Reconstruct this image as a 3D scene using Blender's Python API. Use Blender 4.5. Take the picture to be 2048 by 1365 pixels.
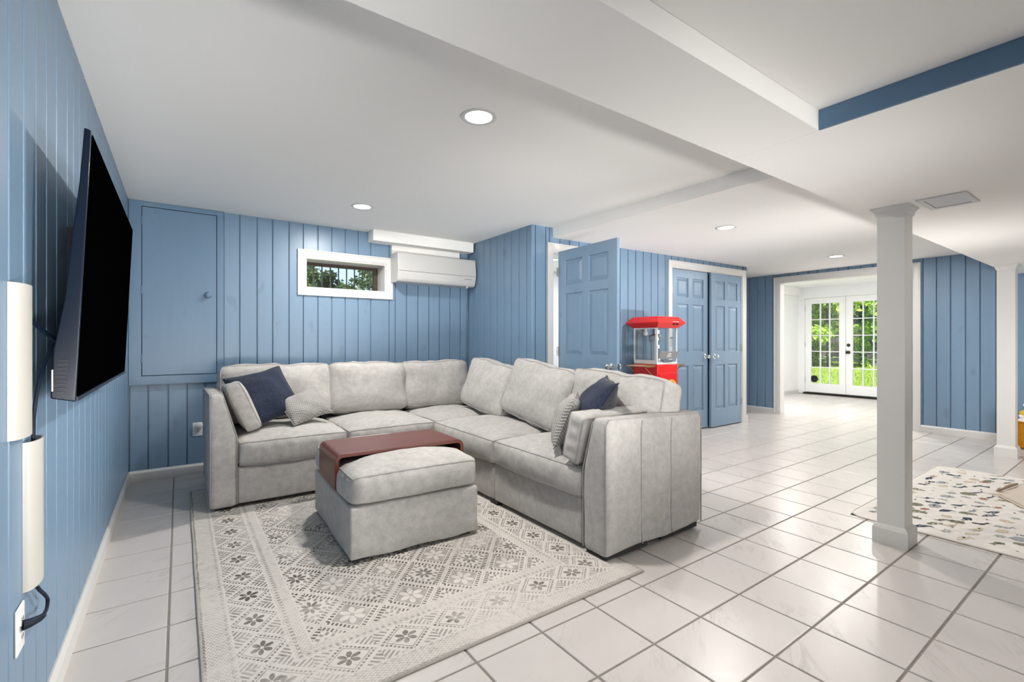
import bpy, bmesh, math, random
from mathutils import Vector, Matrix, noise as mnoise

# ------------------------------------------------------------------ camera, world, sun, exposure
for o in list(bpy.data.objects): bpy.data.objects.remove(o, do_unlink=True)
SC = bpy.context.scene
COL = SC.collection
FPX, EYE, YAW = 938.3, 1.1451, 0.6169
cam_d = bpy.data.cameras.new('camera'); cam = bpy.data.objects.new('camera', cam_d); COL.objects.link(cam)
cam_d.sensor_width = 36.0; cam_d.lens = FPX / 2048 * 36; cam_d.clip_start = 0.05; cam_d.clip_end = 300
cam.location = (0, 0, EYE); cam.rotation_euler = (math.pi/2, 0, -YAW)
SC.camera = cam
SC.view_settings.view_transform = 'Standard'; SC.view_settings.look = 'None'
SC.view_settings.gamma = 1; SC.view_settings.use_curve_mapping = False
SC.view_settings.exposure = 0.0
W = bpy.data.worlds.new('World'); SC.world = W; W.use_nodes = True
wt = W.node_tree; bg = wt.nodes['Background']
sky = wt.nodes.new('ShaderNodeTexSky'); sky.sky_type = 'NISHITA'; sky.sun_disc = False
sky.sun_elevation = math.radians(48); sky.sun_rotation = math.radians(200); sky.altitude = 100
wt.links.new(sky.outputs[0], bg.inputs[0]); bg.inputs[1].default_value = 0.22
sd = bpy.data.lights.new('sun', 'SUN'); sd.energy = 15.0; sd.angle = math.radians(0.6); sd.color = (1, .96, .88)
sun = bpy.data.objects.new('sun', sd); COL.objects.link(sun); sun.rotation_euler = (math.radians(42), 0, math.radians(-25)); sun.location = (14, 5, 12)
try:
    SC.cycles.max_bounces = 14; SC.cycles.diffuse_bounces = 8; SC.cycles.transparent_max_bounces = 16
    SC.cycles.sample_clamp_indirect = 8
except Exception: pass
def big_area(name, loc, rot, sx, sy, w, c=(1, .985, .96), spread=180):
    d = bpy.data.lights.new(name, 'AREA'); d.shape = 'RECTANGLE'; d.size, d.size_y, d.energy, d.color = sx, sy, w, c
    d.spread = math.radians(spread)
    o = bpy.data.objects.new(name, d); COL.objects.link(o); o.location = loc; o.rotation_euler = rot
    return o
# added fill lights out of view, brightening the ceiling, walls and furniture
big_area('added_fill', (.3, -1.7, .4), (math.radians(107.5), 0, math.radians(8)), .9, .2, 9.2, spread=40)
big_area('added_fill', (1.9, -1.7, .4), (math.radians(107.5), 0, math.radians(-6)), .9, .2, 8.6, spread=40)
big_area('added_fill', (5.0, -1.6, .35), (math.radians(110), 0, math.radians(8)), 1.2, .2, 13, spread=40)
big_area('added_fill', (2.4, -1.9, .6), (math.radians(92), 0, math.radians(18)), .8, .8, 6.5, spread=60)
big_area('added_fill', (3.2, .15, .75), (math.radians(91), 0, math.radians(59)), .4, .8, 7, spread=44)
big_area('added_fill', (.1, -1.3, 1.15), (math.radians(96), 0, math.radians(-29)), .5, .3, 3.5, spread=34)
big_area('added_fill', (4.2, -1.4, .8), (math.radians(92), 0, math.radians(-48)), .8, .6, 9, spread=60)
LAMP_W = 33.0          # each recessed downlight
LAMP_COL = (1.0, 0.965, 0.92)

# ------------------------------------------------------------------ node helpers
class S:
    """a node socket with arithmetic"""
    def __init__(s, nt, k): s.nt, s.k = nt, k
    def _m(s, op, *a):
        n = s.nt.nodes.new('ShaderNodeMath'); n.operation = op
        for i, v in enumerate((s,) + a):
            if isinstance(v, S): s.nt.links.new(v.k, n.inputs[i])
            else: n.inputs[i].default_value = v
        return S(s.nt, n.outputs[0])
    def __add__(s, o): return s._m('ADD', o)
    def __radd__(s, o): return s._m('ADD', o)
    def __sub__(s, o): return s._m('SUBTRACT', o)
    def __rsub__(s, o): return (s * -1.0) + o
    def __mul__(s, o): return s._m('MULTIPLY', o)
    def __rmul__(s, o): return s._m('MULTIPLY', o)
    def __truediv__(s, o): return s._m('DIVIDE', o)
    def lt(s, o): return s._m('LESS_THAN', o)
    def gt(s, o): return s._m('GREATER_THAN', o)
    def mn(s, o): return s._m('MINIMUM', o)
    def mx(s, o): return s._m('MAXIMUM', o)
    def ab(s): return s._m('ABSOLUTE')
    def fr(s): return s._m('FRACT')
    def fl(s): return s._m('FLOOR')
    def sq(s): return s._m('SQRT')
    def cos(s): return s._m('COSINE')
    def atan2(s, o): return s._m('ARCTAN2', o)
    def mod(s, o): return s._m('FLOORED_MODULO', o)
    def clamp(s):
        r = s._m('ADD', 0.0); r.k.node.use_clamp = True; return r
    def band(s, a, b): return s.gt(a) * s.lt(b)

class Mat:
    def __init__(m, name, rough=.5, metal=0.0, spec=0.5):
        m.mat = bpy.data.materials.new(name); m.mat.use_nodes = True; m.nt = m.mat.node_tree
        m.b = m.nt.nodes['Principled BSDF']
        m.b.inputs['Roughness'].default_value = rough; m.b.inputs['Metallic'].default_value = metal
        m.b.inputs['Specular IOR Level'].default_value = spec
    def n(m, t): return m.nt.nodes.new('ShaderNode' + t)
    def lk(m, a, b): m.nt.links.new(a.k if isinstance(a, S) else a, b)
    def coord(m, which='Object'): return m.n('TexCoord').outputs[which]
    def pos(m): return m.n('NewGeometry').outputs['Position']
    def xyz(m, v):
        q = m.n('SeparateXYZ'); m.lk(v, q.inputs[0]); return [S(m.nt, q.outputs[i]) for i in range(3)]
    def comb(m, x, y, z):
        q = m.n('CombineXYZ')
        for i, v in enumerate((x, y, z)):
            if isinstance(v, S): m.lk(v, q.inputs[i])
            else: q.inputs[i].default_value = v
        return q.outputs[0]
    def scale(m, v, sc, off=(0,0,0)):
        q = m.n('Mapping'); m.lk(v, q.inputs[0]); q.inputs['Scale'].default_value = sc; q.inputs['Location'].default_value = off; return q.outputs[0]
    def noise(m, v, scale, detail=3, rough=.5, dist=0):
        q = m.n('TexNoise'); m.lk(v, q.inputs['Vector']); q.inputs['Scale'].default_value = scale
        q.inputs['Detail'].default_value = detail; q.inputs['Roughness'].default_value = rough; q.inputs['Distortion'].default_value = dist
        return S(m.nt, q.outputs[0])
    def ramp(m, f, stops):
        q = m.n('ValToRGB'); m.lk(f, q.inputs[0]); e = q.color_ramp.elements
        while len(e) < len(stops): e.new(.5)
        for el, (p, c) in zip(e, stops):
            el.position = p; el.color = tuple(c) + (1,) if not isinstance(c, (int, float)) else (c, c, c, 1)
        return q.outputs[0]
    def mix(m, f, a, b):
        q = m.n('Mix'); q.data_type = 'RGBA'
        for k, v in ((0, f), (6, a), (7, b)):
            if isinstance(v, S): m.lk(v, q.inputs[k])
            elif hasattr(v, 'is_output'): m.lk(v, q.inputs[k])
            elif k == 0: q.inputs[0].default_value = v
            else: q.inputs[k].default_value = tuple(v) + (1,)
        return q.outputs[2]
    def color(m, c):
        if hasattr(c, 'is_output'): m.lk(c, m.b.inputs['Base Color'])
        else: m.b.inputs['Base Color'].default_value = tuple(c) + (1,)
        return m
    def bump(m, h, strength=.3, dist=.01):
        q = m.n('Bump'); m.lk(h, q.inputs['Height']); q.inputs['Strength'].default_value = strength; q.inputs['Distance'].default_value = dist
        m.lk(q.outputs[0], m.b.inputs['Normal']); return m
    def rnd(m): return S(m.nt, m.n('ObjectInfo').outputs['Random'])

def plain(name, c, rough=.5, metal=0, spec=.5, var=.06, vs=8.0, bump=0, bs=60):
    m = Mat(name, rough, metal, spec)
    f = m.noise(m.pos(), vs, 3)
    m.color(m.mix(f, [max(0, x*(1-var)) for x in c], [min(1, x*(1+var)) for x in c]))
    if bump: m.bump(m.noise(m.pos(), bs, 2), bump, .004)
    return m.mat

def mk_blue(name, c=(.160, .254, .362)):
    m = Mat(name, .36, 0, .6)
    p = m.pos()
    f = m.noise(m.scale(p, (9, 9, .9)), 2.2, 4, .55)
    col = m.mix(f, [x*.93 for x in c], [x*1.07 for x in c])
    rnd = m.rnd()
    col = m.mix(rnd * .10, col, [x*.80 for x in c])
    k = m.noise(m.scale(p, (7, 7, 4.2)), 1.3, 1)
    knot = (k - .70) * 14.0
    col = m.mix(knot.clamp() * .35, col, [x*.62 for x in c])
    m.color(col); m.bump(f + knot.clamp() * -.4, .12, .004)
    return m.mat

def mk_tile():
    m = Mat('glazed_tile', .3, 0, .45)
    isl = S(m.nt, m.n('NewGeometry').outputs['Random Per Island'])
    r = m.rnd() + isl * 3.1
    x, y, z = m.xyz(m.pos())
    u = x * .80 + y * .60; v = y * .80 - x * .60
    vec = m.comb(u * 1.2 + r * 57.0, v * 5.0 + r * 31.0, r * 17.0)
    n1 = m.noise(vec, 1.5, 5, .6, .9)
    vein = 1.0 - ((n1 - .5).ab() * 24.0).clamp()
    msk = m.noise(m.comb(x + r * 23.0, y + r * 11.0, r * 9.0), 3.2, 2)
    vein = vein * ((msk - .50) * 5.0).clamp()
    n2 = m.noise(m.comb(u * 2.0 + r * 13.0, v * 8.0, r * 5.0), 1.2, 3)
    base = m.mix(n2, (.535, .500, .474), (.600, .568, .543))
    base = m.mix((r * 7.3).fr() * .18, base, (.565, .525, .495))
    col = m.mix(vein * .42, base, (.30, .275, .25))
    m.color(col)
    m.lk(m.noise(m.pos(), 30, 2) * .10 + .25, m.b.inputs['Roughness'])
    return m.mat

def mk_fabric(name, a, b, sc=26.0, weave=420.0, rough=.95):
    m = Mat(name, rough, 0, .12)
    p = m.coord()
    f = m.noise(p, sc, 6, .72)
    w = m.noise(p, weave, 2, .6)
    big = m.noise(p, 4.0, 2)
    fac = ((f * .75 + w * .35 + big * .35 - .72) * 2.2 + .5).clamp()
    m.color(m.mix(fac, a, b)); m.bump(w * .6 + f, .30, .003)
    m.b.inputs['Sheen Weight'].default_value = .15; m.b.inputs['Sheen Roughness'].default_value = .5
    return m.mat

def mk_chevron():
    m = Mat('chevron_knit', .95, 0, .1)
    x, y, z = m.xyz(m.coord())
    tri = ((x * 26.0).fr() - .5).ab() * 2.0
    s = ((z * 52.0 + tri * 1.0).fr() - .5).ab() * 2.0
    g = ((x * 26.0).fr() - .5).ab() * 2.0
    f = (s * .8 + m.noise(m.coord(), 260, 2) * .5 - .2).clamp()
    m.color(m.mix(f, (.24, .235, .225), (.47, .455, .43))); m.bump(s, .55, .006)
    return m.mat

def mk_wood(name, a, b, axis=0, rough=.28):
    m = Mat(name, rough, 0, .5)
    sc = [38, 38, 38]; sc[axis] = 1.6
    f = m.noise(m.scale(m.coord(), sc), 1.0, 5, .6, .4)
    g = m.noise(m.scale(m.coord(), [x*4 for x in sc]), 1.0, 2)
    m.color(m.mix((f * .9 + g * .4 - .25).clamp(), a, b)); m.bump(g, .08, .002)
    return m.mat

def mk_glass(name, tint=(.97, .985, .98), gl=.06):
    m = bpy.data.materials.new(name); m.use_nodes = True; nt = m.node_tree
    for n in list(nt.nodes):
        if n.type != 'OUTPUT_MATERIAL': nt.nodes.remove(n)
    t = nt.nodes.new('ShaderNodeBsdfTransparent'); t.inputs[0].default_value = tint + (1,)
    g = nt.nodes.new('ShaderNodeBsdfGlossy'); g.inputs['Roughness'].default_value = .02
    fr = nt.nodes.new('ShaderNodeFresnel'); fr.inputs[0].default_value = 1.45
    ge = nt.nodes.new('ShaderNodeNewGeometry'); mr = nt.nodes.new('ShaderNodeMapRange'); nt.links.new(ge.outputs['Backfacing'], mr.inputs[0])
    mr.inputs[3].default_value = 1.45; mr.inputs[4].default_value = 1/1.45; nt.links.new(mr.outputs[0], fr.inputs[0])   # both faces of a pane reflect alike
    no = nt.nodes.new('ShaderNodeTexNoise'); no.inputs['Scale'].default_value = 3
    ma = nt.nodes.new('ShaderNodeMath'); ma.operation = 'MULTIPLY_ADD'; nt.links.new(no.outputs[0], ma.inputs[0]); ma.inputs[1].default_value = gl*.4
    nt.links.new(fr.outputs[0], ma.inputs[2])
    x = nt.nodes.new('ShaderNodeMixShader'); nt.links.new(ma.outputs[0], x.inputs[0])
    nt.links.new(t.outputs[0], x.inputs[1]); nt.links.new(g.outputs[0], x.inputs[2])
    nt.links.new(x.outputs[0], nt.nodes['Material Output'].inputs[0])
    return m

def mk_emit(name, c, s):
    m = Mat(name); m.color((.8, .8, .8))
    m.b.inputs['Emission Color'].default_value = tuple(c) + (1,); m.b.inputs['Emission Strength'].default_value = s
    return m.mat

def mk_leaf(name, a, b):
    m = Mat(name, .5, 0, .3)
    isl = S(m.nt, m.n('NewGeometry').outputs['Random Per Island'])
    m.color(m.mix(isl, a, b))
    m.b.inputs['Subsurface Weight'].default_value = 0
    tr = m.n('BsdfTranslucent'); m.lk(m.mix(isl, a, b), tr.inputs[0])
    mx = m.n('MixShader'); mx.inputs[0].default_value = .45
    m.lk(m.b.outputs[0], mx.inputs[1]); m.lk(tr.outputs[0], mx.inputs[2])
    m.lk(mx.outputs[0], m.nt.nodes['Material Output'].inputs[0])
    return m.mat

RUG = (0.065, 1.52, 1.873, 4.29)
def mk_rug():
    m = Mat('printed_rug', .95, 0, .08)
    x, y, z = m.xyz(m.pos())
    wob = m.noise(m.pos(), 9.0, 2) * .012 - .006
    u = x - RUG[0] + wob; v = y - RUG[1] + wob
    w, l = RUG[2]-RUG[0], RUG[3]-RUG[1]
    a = u.mn(w - u); b = v.mn(l - v); e = a.mn(b)                # distance in from the hem
    along_v = a.lt(b)                                            # side band runs along y
    def cell(p, q):
        """p, q in lattice units: diamond lattice; returns edge distance, parity, local polar"""
        s = p + q; t = p - q
        fs, ft = s.fr(), t.fr()
        ed = fs.mn(1.0 - fs).mn(ft).mn(1.0 - ft)
        par = (s.fl() + t.fl()).mod(2.0)
        cs, ct = fs - .5, ft - .5
        return ed, par, cs, ct, fs, ft
    def flower(cs, ct, r0, n):
        r = (cs * cs + ct * ct).sq(); th = cs.atan2(ct)
        pet = ((th * float(n)).cos().ab() * .65 + .35) * r0
        return r.lt(pet) * r.gt(.05) * ((th * float(n)).cos().ab()).gt(.30)
    def dash(fs, ft, k): return ((fs * k).fr().gt(.42) * (ft * k).fr().gt(.0)).mx((ft * k).fr().gt(.42) * (fs * k).fr().gt(1.1))
    # --- field
    ed, par, cs, ct, fs, ft = cell(u / .26, v / .30)
    nearS = (fs - .5).ab().gt((ft - .5).ab())
    run = ft * nearS + fs * (1.0 - nearS)
    ticks = (run * 11.0).fr().gt(.45)
    fieldA = ed.band(.07, .155) * ticks + ed.band(.19, .205) + ed.gt(.215) * .55 * (1.0 - flower(cs, ct, .30, 3)) + ed.lt(.02) * .3
    tri = ((run * 7.0).fr() - .5).ab() * 2.0
    fieldB = ed.band(.03, .14) * ticks + ed.band(.16, .25) * tri.gt(.55) * .8 + flower(cs, ct, .24, 4) * .9
    field = fieldA * par + fieldB * (1.0 - par)
    # --- diamond border band (two orientations), e 0.10..0.27
    def bord(p):
        ed2, par2, c2, d2, f2, g2 = cell(p / .215 , (e - .185) / .19 + .5)
        on = (c2 - d2).ab().lt(.5)
        n2 = (f2 - .5).ab().gt((g2 - .5).ab()); r2 = g2 * n2 + f2 * (1.0 - n2)
        main = ed2.band(.03, .09) * (r2 * 9.0).fr().gt(.4) + ed2.band(.13, .15) + flower(c2, d2, .30, 3)
        side = ed2.band(.08, .40) * (r2 * 8.0).fr().gt(.5) * .75
        return main * par2 + side * (1.0 - par2)
    bd = bord(v) * along_v + bord(u) * (1.0 - along_v)
    # --- hem band and guard strip: woven zig-zag
    run2 = v * along_v + u * (1.0 - along_v)
    zz = ((run2 * 46.0 + ((e * 70.0).fr() - .5).ab() * 1.6).fr()).gt(.62) * .42
    blk = (run2 * 28.0).fr().gt(.45) * .30
    hem = zz + e.band(.004, .012) * .5 + e.band(.082, .090) * blk
    guard = zz * .8 + e.band(.285, .30) * (run2 * 40.0).fr().gt(.5) * .45
    pat = hem * e.lt(.096) + bd * e.band(.103, .268) + guard * e.band(.275, .338) + field * e.gt(.345)
    wear = m.noise(m.pos(), 2.3, 4, .62)
    near = m.noise(m.pos(), 13.0, 5, .7)
    fade = ((wear - .30) * 4.6).clamp() * ((near - .24) * 4.2).clamp()
    fade = fade * (1.0 - (.95 - v).clamp() * .35)
    fuzz = m.noise(m.pos(), 190.0, 2)
    dirt = ((m.noise(m.pos(), 34.0, 4, .7) - .50) * 2.2).clamp()
    fac = (pat.clamp() * (fade * .92 + .10) + dirt * .48 + (fuzz - .5) * .35).clamp()
    m.color(m.mix(fac, (.60, .565, .525), (.105, .094, .078)))
    m.bump(fuzz, .35, .003)
    return m.mat

def mk_wave(name, a, b, sc=60):
    m = Mat(name, .9, 0, .1)
    x, y, z = m.xyz(m.pos())
    f = ((z * sc + ((x + y) * sc * .8).fr() * 1.2).fr() - .5).ab() * 2.0
    m.color(m.mix(f, a, b)); m.bump(f, .8, .01)
    return m.mat

M = dict(
    blue=mk_blue('blue_panel_paint'), blue_door=mk_blue('blue_door_paint', (.195, .298, .415)), blue_cab=mk_blue('darker_blue_cabinet', (.120, .208, .312)), blue_trim=plain('blue_smooth_paint', (.11, .205, .33), .45),  # the cabinet's blue is set darker than the planks'
    ceil=plain('ceiling_paint', (.85, .838, .812), .75, bump=.06, bs=220, var=.015, vs=2), white=plain('white_trim_paint', (.62, .613, .597), .35, var=.02),
    pillar=plain('pillar_paint', (.67, .66, .635), .42, var=.03, bump=.05, bs=90), sun_white=plain('sunroom_white_paint', (.86, .865, .86), .5, var=.015),
    grout=plain('grout', (.25, .225, .20), .9, var=.2, vs=20), tile=mk_tile(), fabric=mk_fabric('grey_chenille', (.325, .312, .297), (.53, .512, .488)),
    piping=mk_fabric('grey_piping', (.27, .26, .25), (.40, .385, .37)), navy=mk_fabric('navy_weave', (.007, .010, .022), (.036, .045, .078), 60, 300),
    charcoal=mk_fabric('charcoal_weave', (.02, .022, .03), (.055, .058, .07), 60, 300), chevron=mk_chevron(),
    mahogany=mk_wood('mahogany_veneer', (.055, .010, .006), (.25, .062, .036), 0, .28), rug=mk_rug(), hem=plain('rug_hem', (.36, .335, .30), .95, var=.3, vs=120),
    black=plain('black_plastic', (.010, .012, .018), .4, spec=.3), tvside=plain('tv_black_reflection_tint', (.004, .009, .020), .25, spec=.25, var=.1), screen=plain('tv_screen', (.0006, .0006, .0007), .5, spec=0),  # television sides: the wall's blue reflection is put into the black
    ivory=plain('ivory_plastic', (.50, .482, .445), .35, var=.03), plate=plain('white_plastic', (.85, .85, .84), .3, var=.02), cord=plain('dark_cord', (.008, .014, .028), .5, spec=.2),
    chrome=plain('chrome', (.78, .78, .77), .12, 1), steel=plain('brushed_steel', (.46, .47, .48), .3, 1, var=.1), tray=plain('grey_tray', (.27, .27, .275), .35, .4),
    brass=plain('brass', (.62, .42, .17), .3, 1), shelfwood=mk_wood('shelf_wood', (.45, .26, .12), (.62, .40, .20), 1), red=plain('red_enamel', (.66, .012, .010), .22, var=.05),
    alu=plain('white_aluminium', (.80, .80, .79), .3, .1), glass=mk_glass('clear_glass'), pglass=mk_glass('tinted_acrylic', (.965, .975, .975), .1), dark=plain('dark_rubber', (.02, .02, .02), .7),
    lens=mk_emit('lamp_lens', (1, .98, .95), 9.0), bulb=plain('frosted_bulb', (.8, .8, .76), .3), acw=plain('ac_plastic', (.50, .496, .482), .32, var=.02), line=plain('gap_shade_and_marks', (.035, .035, .04), .8),
    bronze=plain('oiled_bronze', (.03, .027, .025), .35, .6), brown=plain('brown_frame', (.055, .035, .022), .6, var=.2), bar=plain('black_iron', (.018, .018, .02), .5),
    grass=mk_leaf('grass_blade', (.22, .36, .05), (.50, .58, .13)), lawn=plain('lawn_soil', (.24, .34, .07), .9, var=.4, vs=1.6), leaf=mk_leaf('bright_leaf', (.18, .36, .03), (.55, .66, .14)),
    leafd=mk_leaf('dark_leaf', (.03, .10, .015), (.12, .25, .03)), bark=plain('bark', (.07, .05, .035), .9, var=.3, vs=20), fence=mk_wood('weathered_fence', (.055, .05, .045), (.115, .10, .09), 2, .9),
    wire=plain('galvanised_wire', (.30, .32, .30), .7, .2), needle=mk_leaf('pine_leaf', (.035, .075, .03), (.12, .19, .075)), stone=plain('garden_stone', (.30, .28, .26), .9, var=.3),
    mat=plain('quilted_cotton', (.70, .67, .625), .95, var=.03, vs=30, bump=.2, bs=150), mat_back=plain('mat_backing', (.02, .02, .02), .9), tan=plain('tan_cloth', (.60, .52, .44), .9, var=.06, vs=14),
    tan_edge=plain('tan_edge', (.30, .23, .15), .9), p_navy=plain('print_navy', (.035, .055, .085), .95), p_olive=plain('print_olive', (.19, .19, .13), .95), p_rust=plain('print_rust', (.36, .15, .10), .95),
    p_grey=plain('print_grey', (.34, .36, .37), .95), p_sand=plain('print_sand', (.56, .49, .36), .95), p_black=plain('print_black', (.03, .03, .035), .95),
    basket=mk_wave('mustard_knit', (.58, .21, .01), (.80, .36, .03)), yellow=plain('yellow_plush', (.72, .50, .03), .95, bump=.4), whiteplush=plain('white_plush', (.80, .78, .75), .95, bump=.4),
    bluetoy=plain('blue_toy', (.05, .30, .42), .6), redtoy=plain('maroon_toy', (.22, .03, .02), .6), gold=plain('gold_print', (.70, .45, .06), .4), emblem_w=plain('white_print', (.62, .63, .64), .6), emblem_d=plain('dark_print', (.10, .10, .11), .6),
)

# ------------------------------------------------------------------ object helpers
def link(name, me, mat=None, parent=None, smooth=False):
    o = bpy.data.objects.new(name, me); COL.objects.link(o)
    if mat is not None and not me.materials: me.materials.append(mat)
    if parent is not None: o.parent = parent
    if smooth: me.polygons.foreach_set('use_smooth', [True]*len(me.polygons))
    return o
def tag(o, label=None, cat=None, group=None, kind=None):
    if label: o['label'] = label
    if cat: o['category'] = cat
    if group: o['group'] = group
    if kind: o['kind'] = kind
    return o
def thing(name, label, cat, loc=(0,0,0), rz=0, group=None, kind=None):
    o = bpy.data.objects.new(name, None); COL.objects.link(o); o.empty_display_size = .05
    o.location = loc; o.rotation_euler = (0, 0, rz)
    return tag(o, label, cat, group, kind)
def mesh(vs, fs):
    me = bpy.data.meshes.new('m'); me.from_pydata([tuple(v) for v in vs], [], fs); me.update(); return me
def soften(o, w=.004, seg=2, ang=35):
    b = o.modifiers.new('bevel', 'BEVEL'); b.width = w; b.segments = seg; b.limit_method = 'ANGLE'; b.angle_limit = math.radians(ang); b.harden_normals = False
    o.data.polygons.foreach_set('use_smooth', [True]*len(o.data.polygons))
    o.modifiers.new('wn', 'WEIGHTED_NORMAL')
    return o
class MB:
    def __init__(s): s.v, s.f, s.mi, s.m = [], [], [], 0
    def add(s, vs, fs):
        b = len(s.v); s.v += [tuple(v) for v in vs]; s.f += [tuple(i+b for i in f) for f in fs]; s.mi += [s.m]*len(fs); return s
    def box(s, a, b, T=None):
        x0,y0,z0 = a; x1,y1,z1 = b
        vs = [(x0,y0,z0),(x1,y0,z0),(x1,y1,z0),(x0,y1,z0),(x0,y0,z1),(x1,y0,z1),(x1,y1,z1),(x0,y1,z1)]
        if T is not None: vs = [T @ Vector(v) for v in vs]
        return s.add(vs, [(0,3,2,1),(4,5,6,7),(0,1,5,4),(1,2,6,5),(2,3,7,6),(3,0,4,7)])
    def prism(s, poly, vec, close=True):
        """poly: 3D loop, extruded by vec"""
        n = len(poly); vec = Vector(vec); vs = [Vector(p) for p in poly] + [Vector(p)+vec for p in poly]
        fs = [(i, (i+1) % n, n+(i+1) % n, n+i) for i in range(n)]
        if close: fs += [tuple(range(n-1, -1, -1)), tuple(range(n, 2*n))]
        return s.add(vs, fs)
    def tube(s, pts, r, n=8, closed=False):
        pts = [Vector(p) for p in pts]; vs, fs = [], []; L = len(pts); up = None
        for i, p in enumerate(pts):
            a = pts[(i-1) % L] if (closed or i) else p; b = pts[(i+1) % L] if (closed or i < L-1) else p
            d = (b-a).normalized()
            if up is None: up = Vector((0,0,1)) if abs(d.z) < .9 else Vector((1,0,0))
            x = d.cross(up)
            if x.length < 1e-5: x = d.orthogonal()
            x.normalize(); y = x.cross(d).normalized(); up = y
            rr = r(i/(L-1)) if callable(r) else r
            vs += [p + (x*math.cos(t*2*math.pi/n) + y*math.sin(t*2*math.pi/n))*rr for t in range(n)]
        for i in range(L if closed else L-1):
            j = (i+1) % L
            fs += [(i*n+t, i*n+(t+1) % n, j*n+(t+1) % n, j*n+t) for t in range(n)]
        if not closed: fs += [tuple(range(n-1, -1, -1)), tuple((L-1)*n+t for t in range(n))]
        return s.add(vs, fs)
    def lathe(s, prof, c=(0,0,0), axis='Z', n=20, a0=0, a1=2*math.pi):
        full = abs(a1-a0-2*math.pi) < 1e-6; vs, fs = [], []; c = Vector(c); k = n if full else n+1
        for r, h in prof:
            for t in range(k):
                a = a0 + (a1-a0)*t/n; x, y = r*math.cos(a), r*math.sin(a)
                vs.append(c + Vector({'Z': (x,y,h), 'X': (h,x,y), 'Y': (y,h,x)}[axis]))
        for i in range(len(prof)-1):
            for t in range(n):
                u = (t+1) % k; fs.append((i*k+t, i*k+u, (i+1)*k+u, (i+1)*k+t))
        return s.add(vs, fs)
    def build(s, name, mat, parent=None, smooth=False, mats=None):
        me = mesh(s.v, s.f)
        for m in (mats or [mat]): me.materials.append(m)
        if mats: me.polygons.foreach_set('material_index', s.mi)
        bm = bmesh.new(); bm.from_mesh(me); bmesh.ops.recalc_face_normals(bm, faces=bm.faces[:]); bm.to_mesh(me); bm.free()
        o = link(name, me, None, parent)
        if smooth:
            me.polygons.foreach_set('use_smooth', [True]*len(me.polygons))
            me.set_sharp_from_angle(angle=math.radians(40))
        return o
def box(name, a, b, mat, parent=None, bev=0):
    o = MB().box(a, b).build(name, mat, parent)
    return soften(o, bev) if bev else o

class Fr:
    """wall frame: origin, unit run direction u, outward normal n (towards the room)"""
    def __init__(s, o, u, n): s.o, s.u, s.n = Vector((o[0], o[1], 0)), Vector((u[0], u[1], 0)), Vector((n[0], n[1], 0))
    def p(s, u, out, z): return s.o + s.u*u + s.n*out + Vector((0,0,z))

def plate_holes(us, zs, solid, P, d0, d1):
    """slab of grid cells between depths d0 (back) and d1 (front); shared vertices"""
    idx, vs, fs = {}, [], []
    def V(i, j, k):
        if (i,j,k) not in idx: idx[(i,j,k)] = len(vs); vs.append(P(us[i], d1 if k else d0, zs[j]))
        return idx[(i,j,k)]
    nu, nz = len(us)-1, len(zs)-1
    ok = lambda i, j: 0 <= i < nu and 0 <= j < nz and solid(i, j)
    for i in range(nu):
        for j in range(nz):
            if not ok(i, j): continue
            fs += [(V(i,j,1),V(i+1,j,1),V(i+1,j+1,1),V(i,j+1,1)), (V(i,j,0),V(i,j+1,0),V(i+1,j+1,0),V(i+1,j,0))]
            if not ok(i-1,j): fs.append((V(i,j,0),V(i,j,1),V(i,j+1,1),V(i,j+1,0)))
            if not ok(i+1,j): fs.append((V(i+1,j,0),V(i+1,j+1,0),V(i+1,j+1,1),V(i+1,j,1)))
            if not ok(i,j-1): fs.append((V(i,j,0),V(i+1,j,0),V(i+1,j,1),V(i,j,1)))
            if not ok(i,j+1): fs.append((V(i,j+1,0),V(i,j+1,1),V(i+1,j+1,1),V(i+1,j+1,0)))
    me = mesh(vs, fs); bm = bmesh.new(); bm.from_mesh(me); bmesh.ops.recalc_face_normals(bm, faces=bm.faces[:]); bm.to_mesh(me); bm.free()
    return me
def wall(name, fr, u0, u1, z0, z1, mat, holes=(), back=-.12, front=-.014, label='', parent=None):
    us = sorted({u0, u1, *[h[0] for h in holes], *[h[1] for h in holes]}); us = [u for u in us if u0 <= u <= u1]
    zs = sorted({z0, z1, *[h[2] for h in holes], *[h[3] for h in holes]}); zs = [z for z in zs if z0 <= z <= z1]
    def solid(i, j):
        a, b = (us[i]+us[i+1])/2, (zs[j]+zs[j+1])/2
        return not any(h[0] < a < h[1] and h[2] < b < h[3] for h in holes)
    o = link(name, plate_holes(us, zs, solid, fr.p, back, front), mat, parent)
    if parent is None: tag(o, label, 'wall', kind='structure')
    return o
def plank(parent, fr, a, b, z0, z1, mat, t=.014, ch=.0030, gap=.0042):
    a += gap; b -= gap
    sec = [(a,0),(b,0),(b,t-ch),(b-ch,t),(a+ch,t),(a,t-ch)]
    mb = MB().prism([fr.p(u, o-.014, z0) for u, o in sec], (0,0,z1-z0))
    return mb.build('plank', mat, parent)
def planks(parent, fr, bounds, z0, z1, mat, holes=()):
    for a, b in zip(bounds[:-1], bounds[1:]):
        c = (a+b)/2; segs = [(z0, z1)]
        for h in holes:
            if h[0] < c < h[1]:
                ns = []
                for s0, s1 in segs:
                    if h[2] > s0+.01: ns.append((s0, min(s1, h[2])))
                    if h[3] < s1-.01: ns.append((max(s0, h[3]), s1))
                segs = ns
        for s0, s1 in segs:
            if s1-s0 > .01: plank(parent, fr, a, b, s0, s1, mat)
def spaced(a, b, pitch, seed, jit=.12):
    r = random.Random(seed); n = max(1, round((b-a)/pitch)); d = (b-a)/n
    return [a] + [a + d*(i + r.uniform(-jit, jit)) for i in range(1, n)] + [b]

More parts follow.
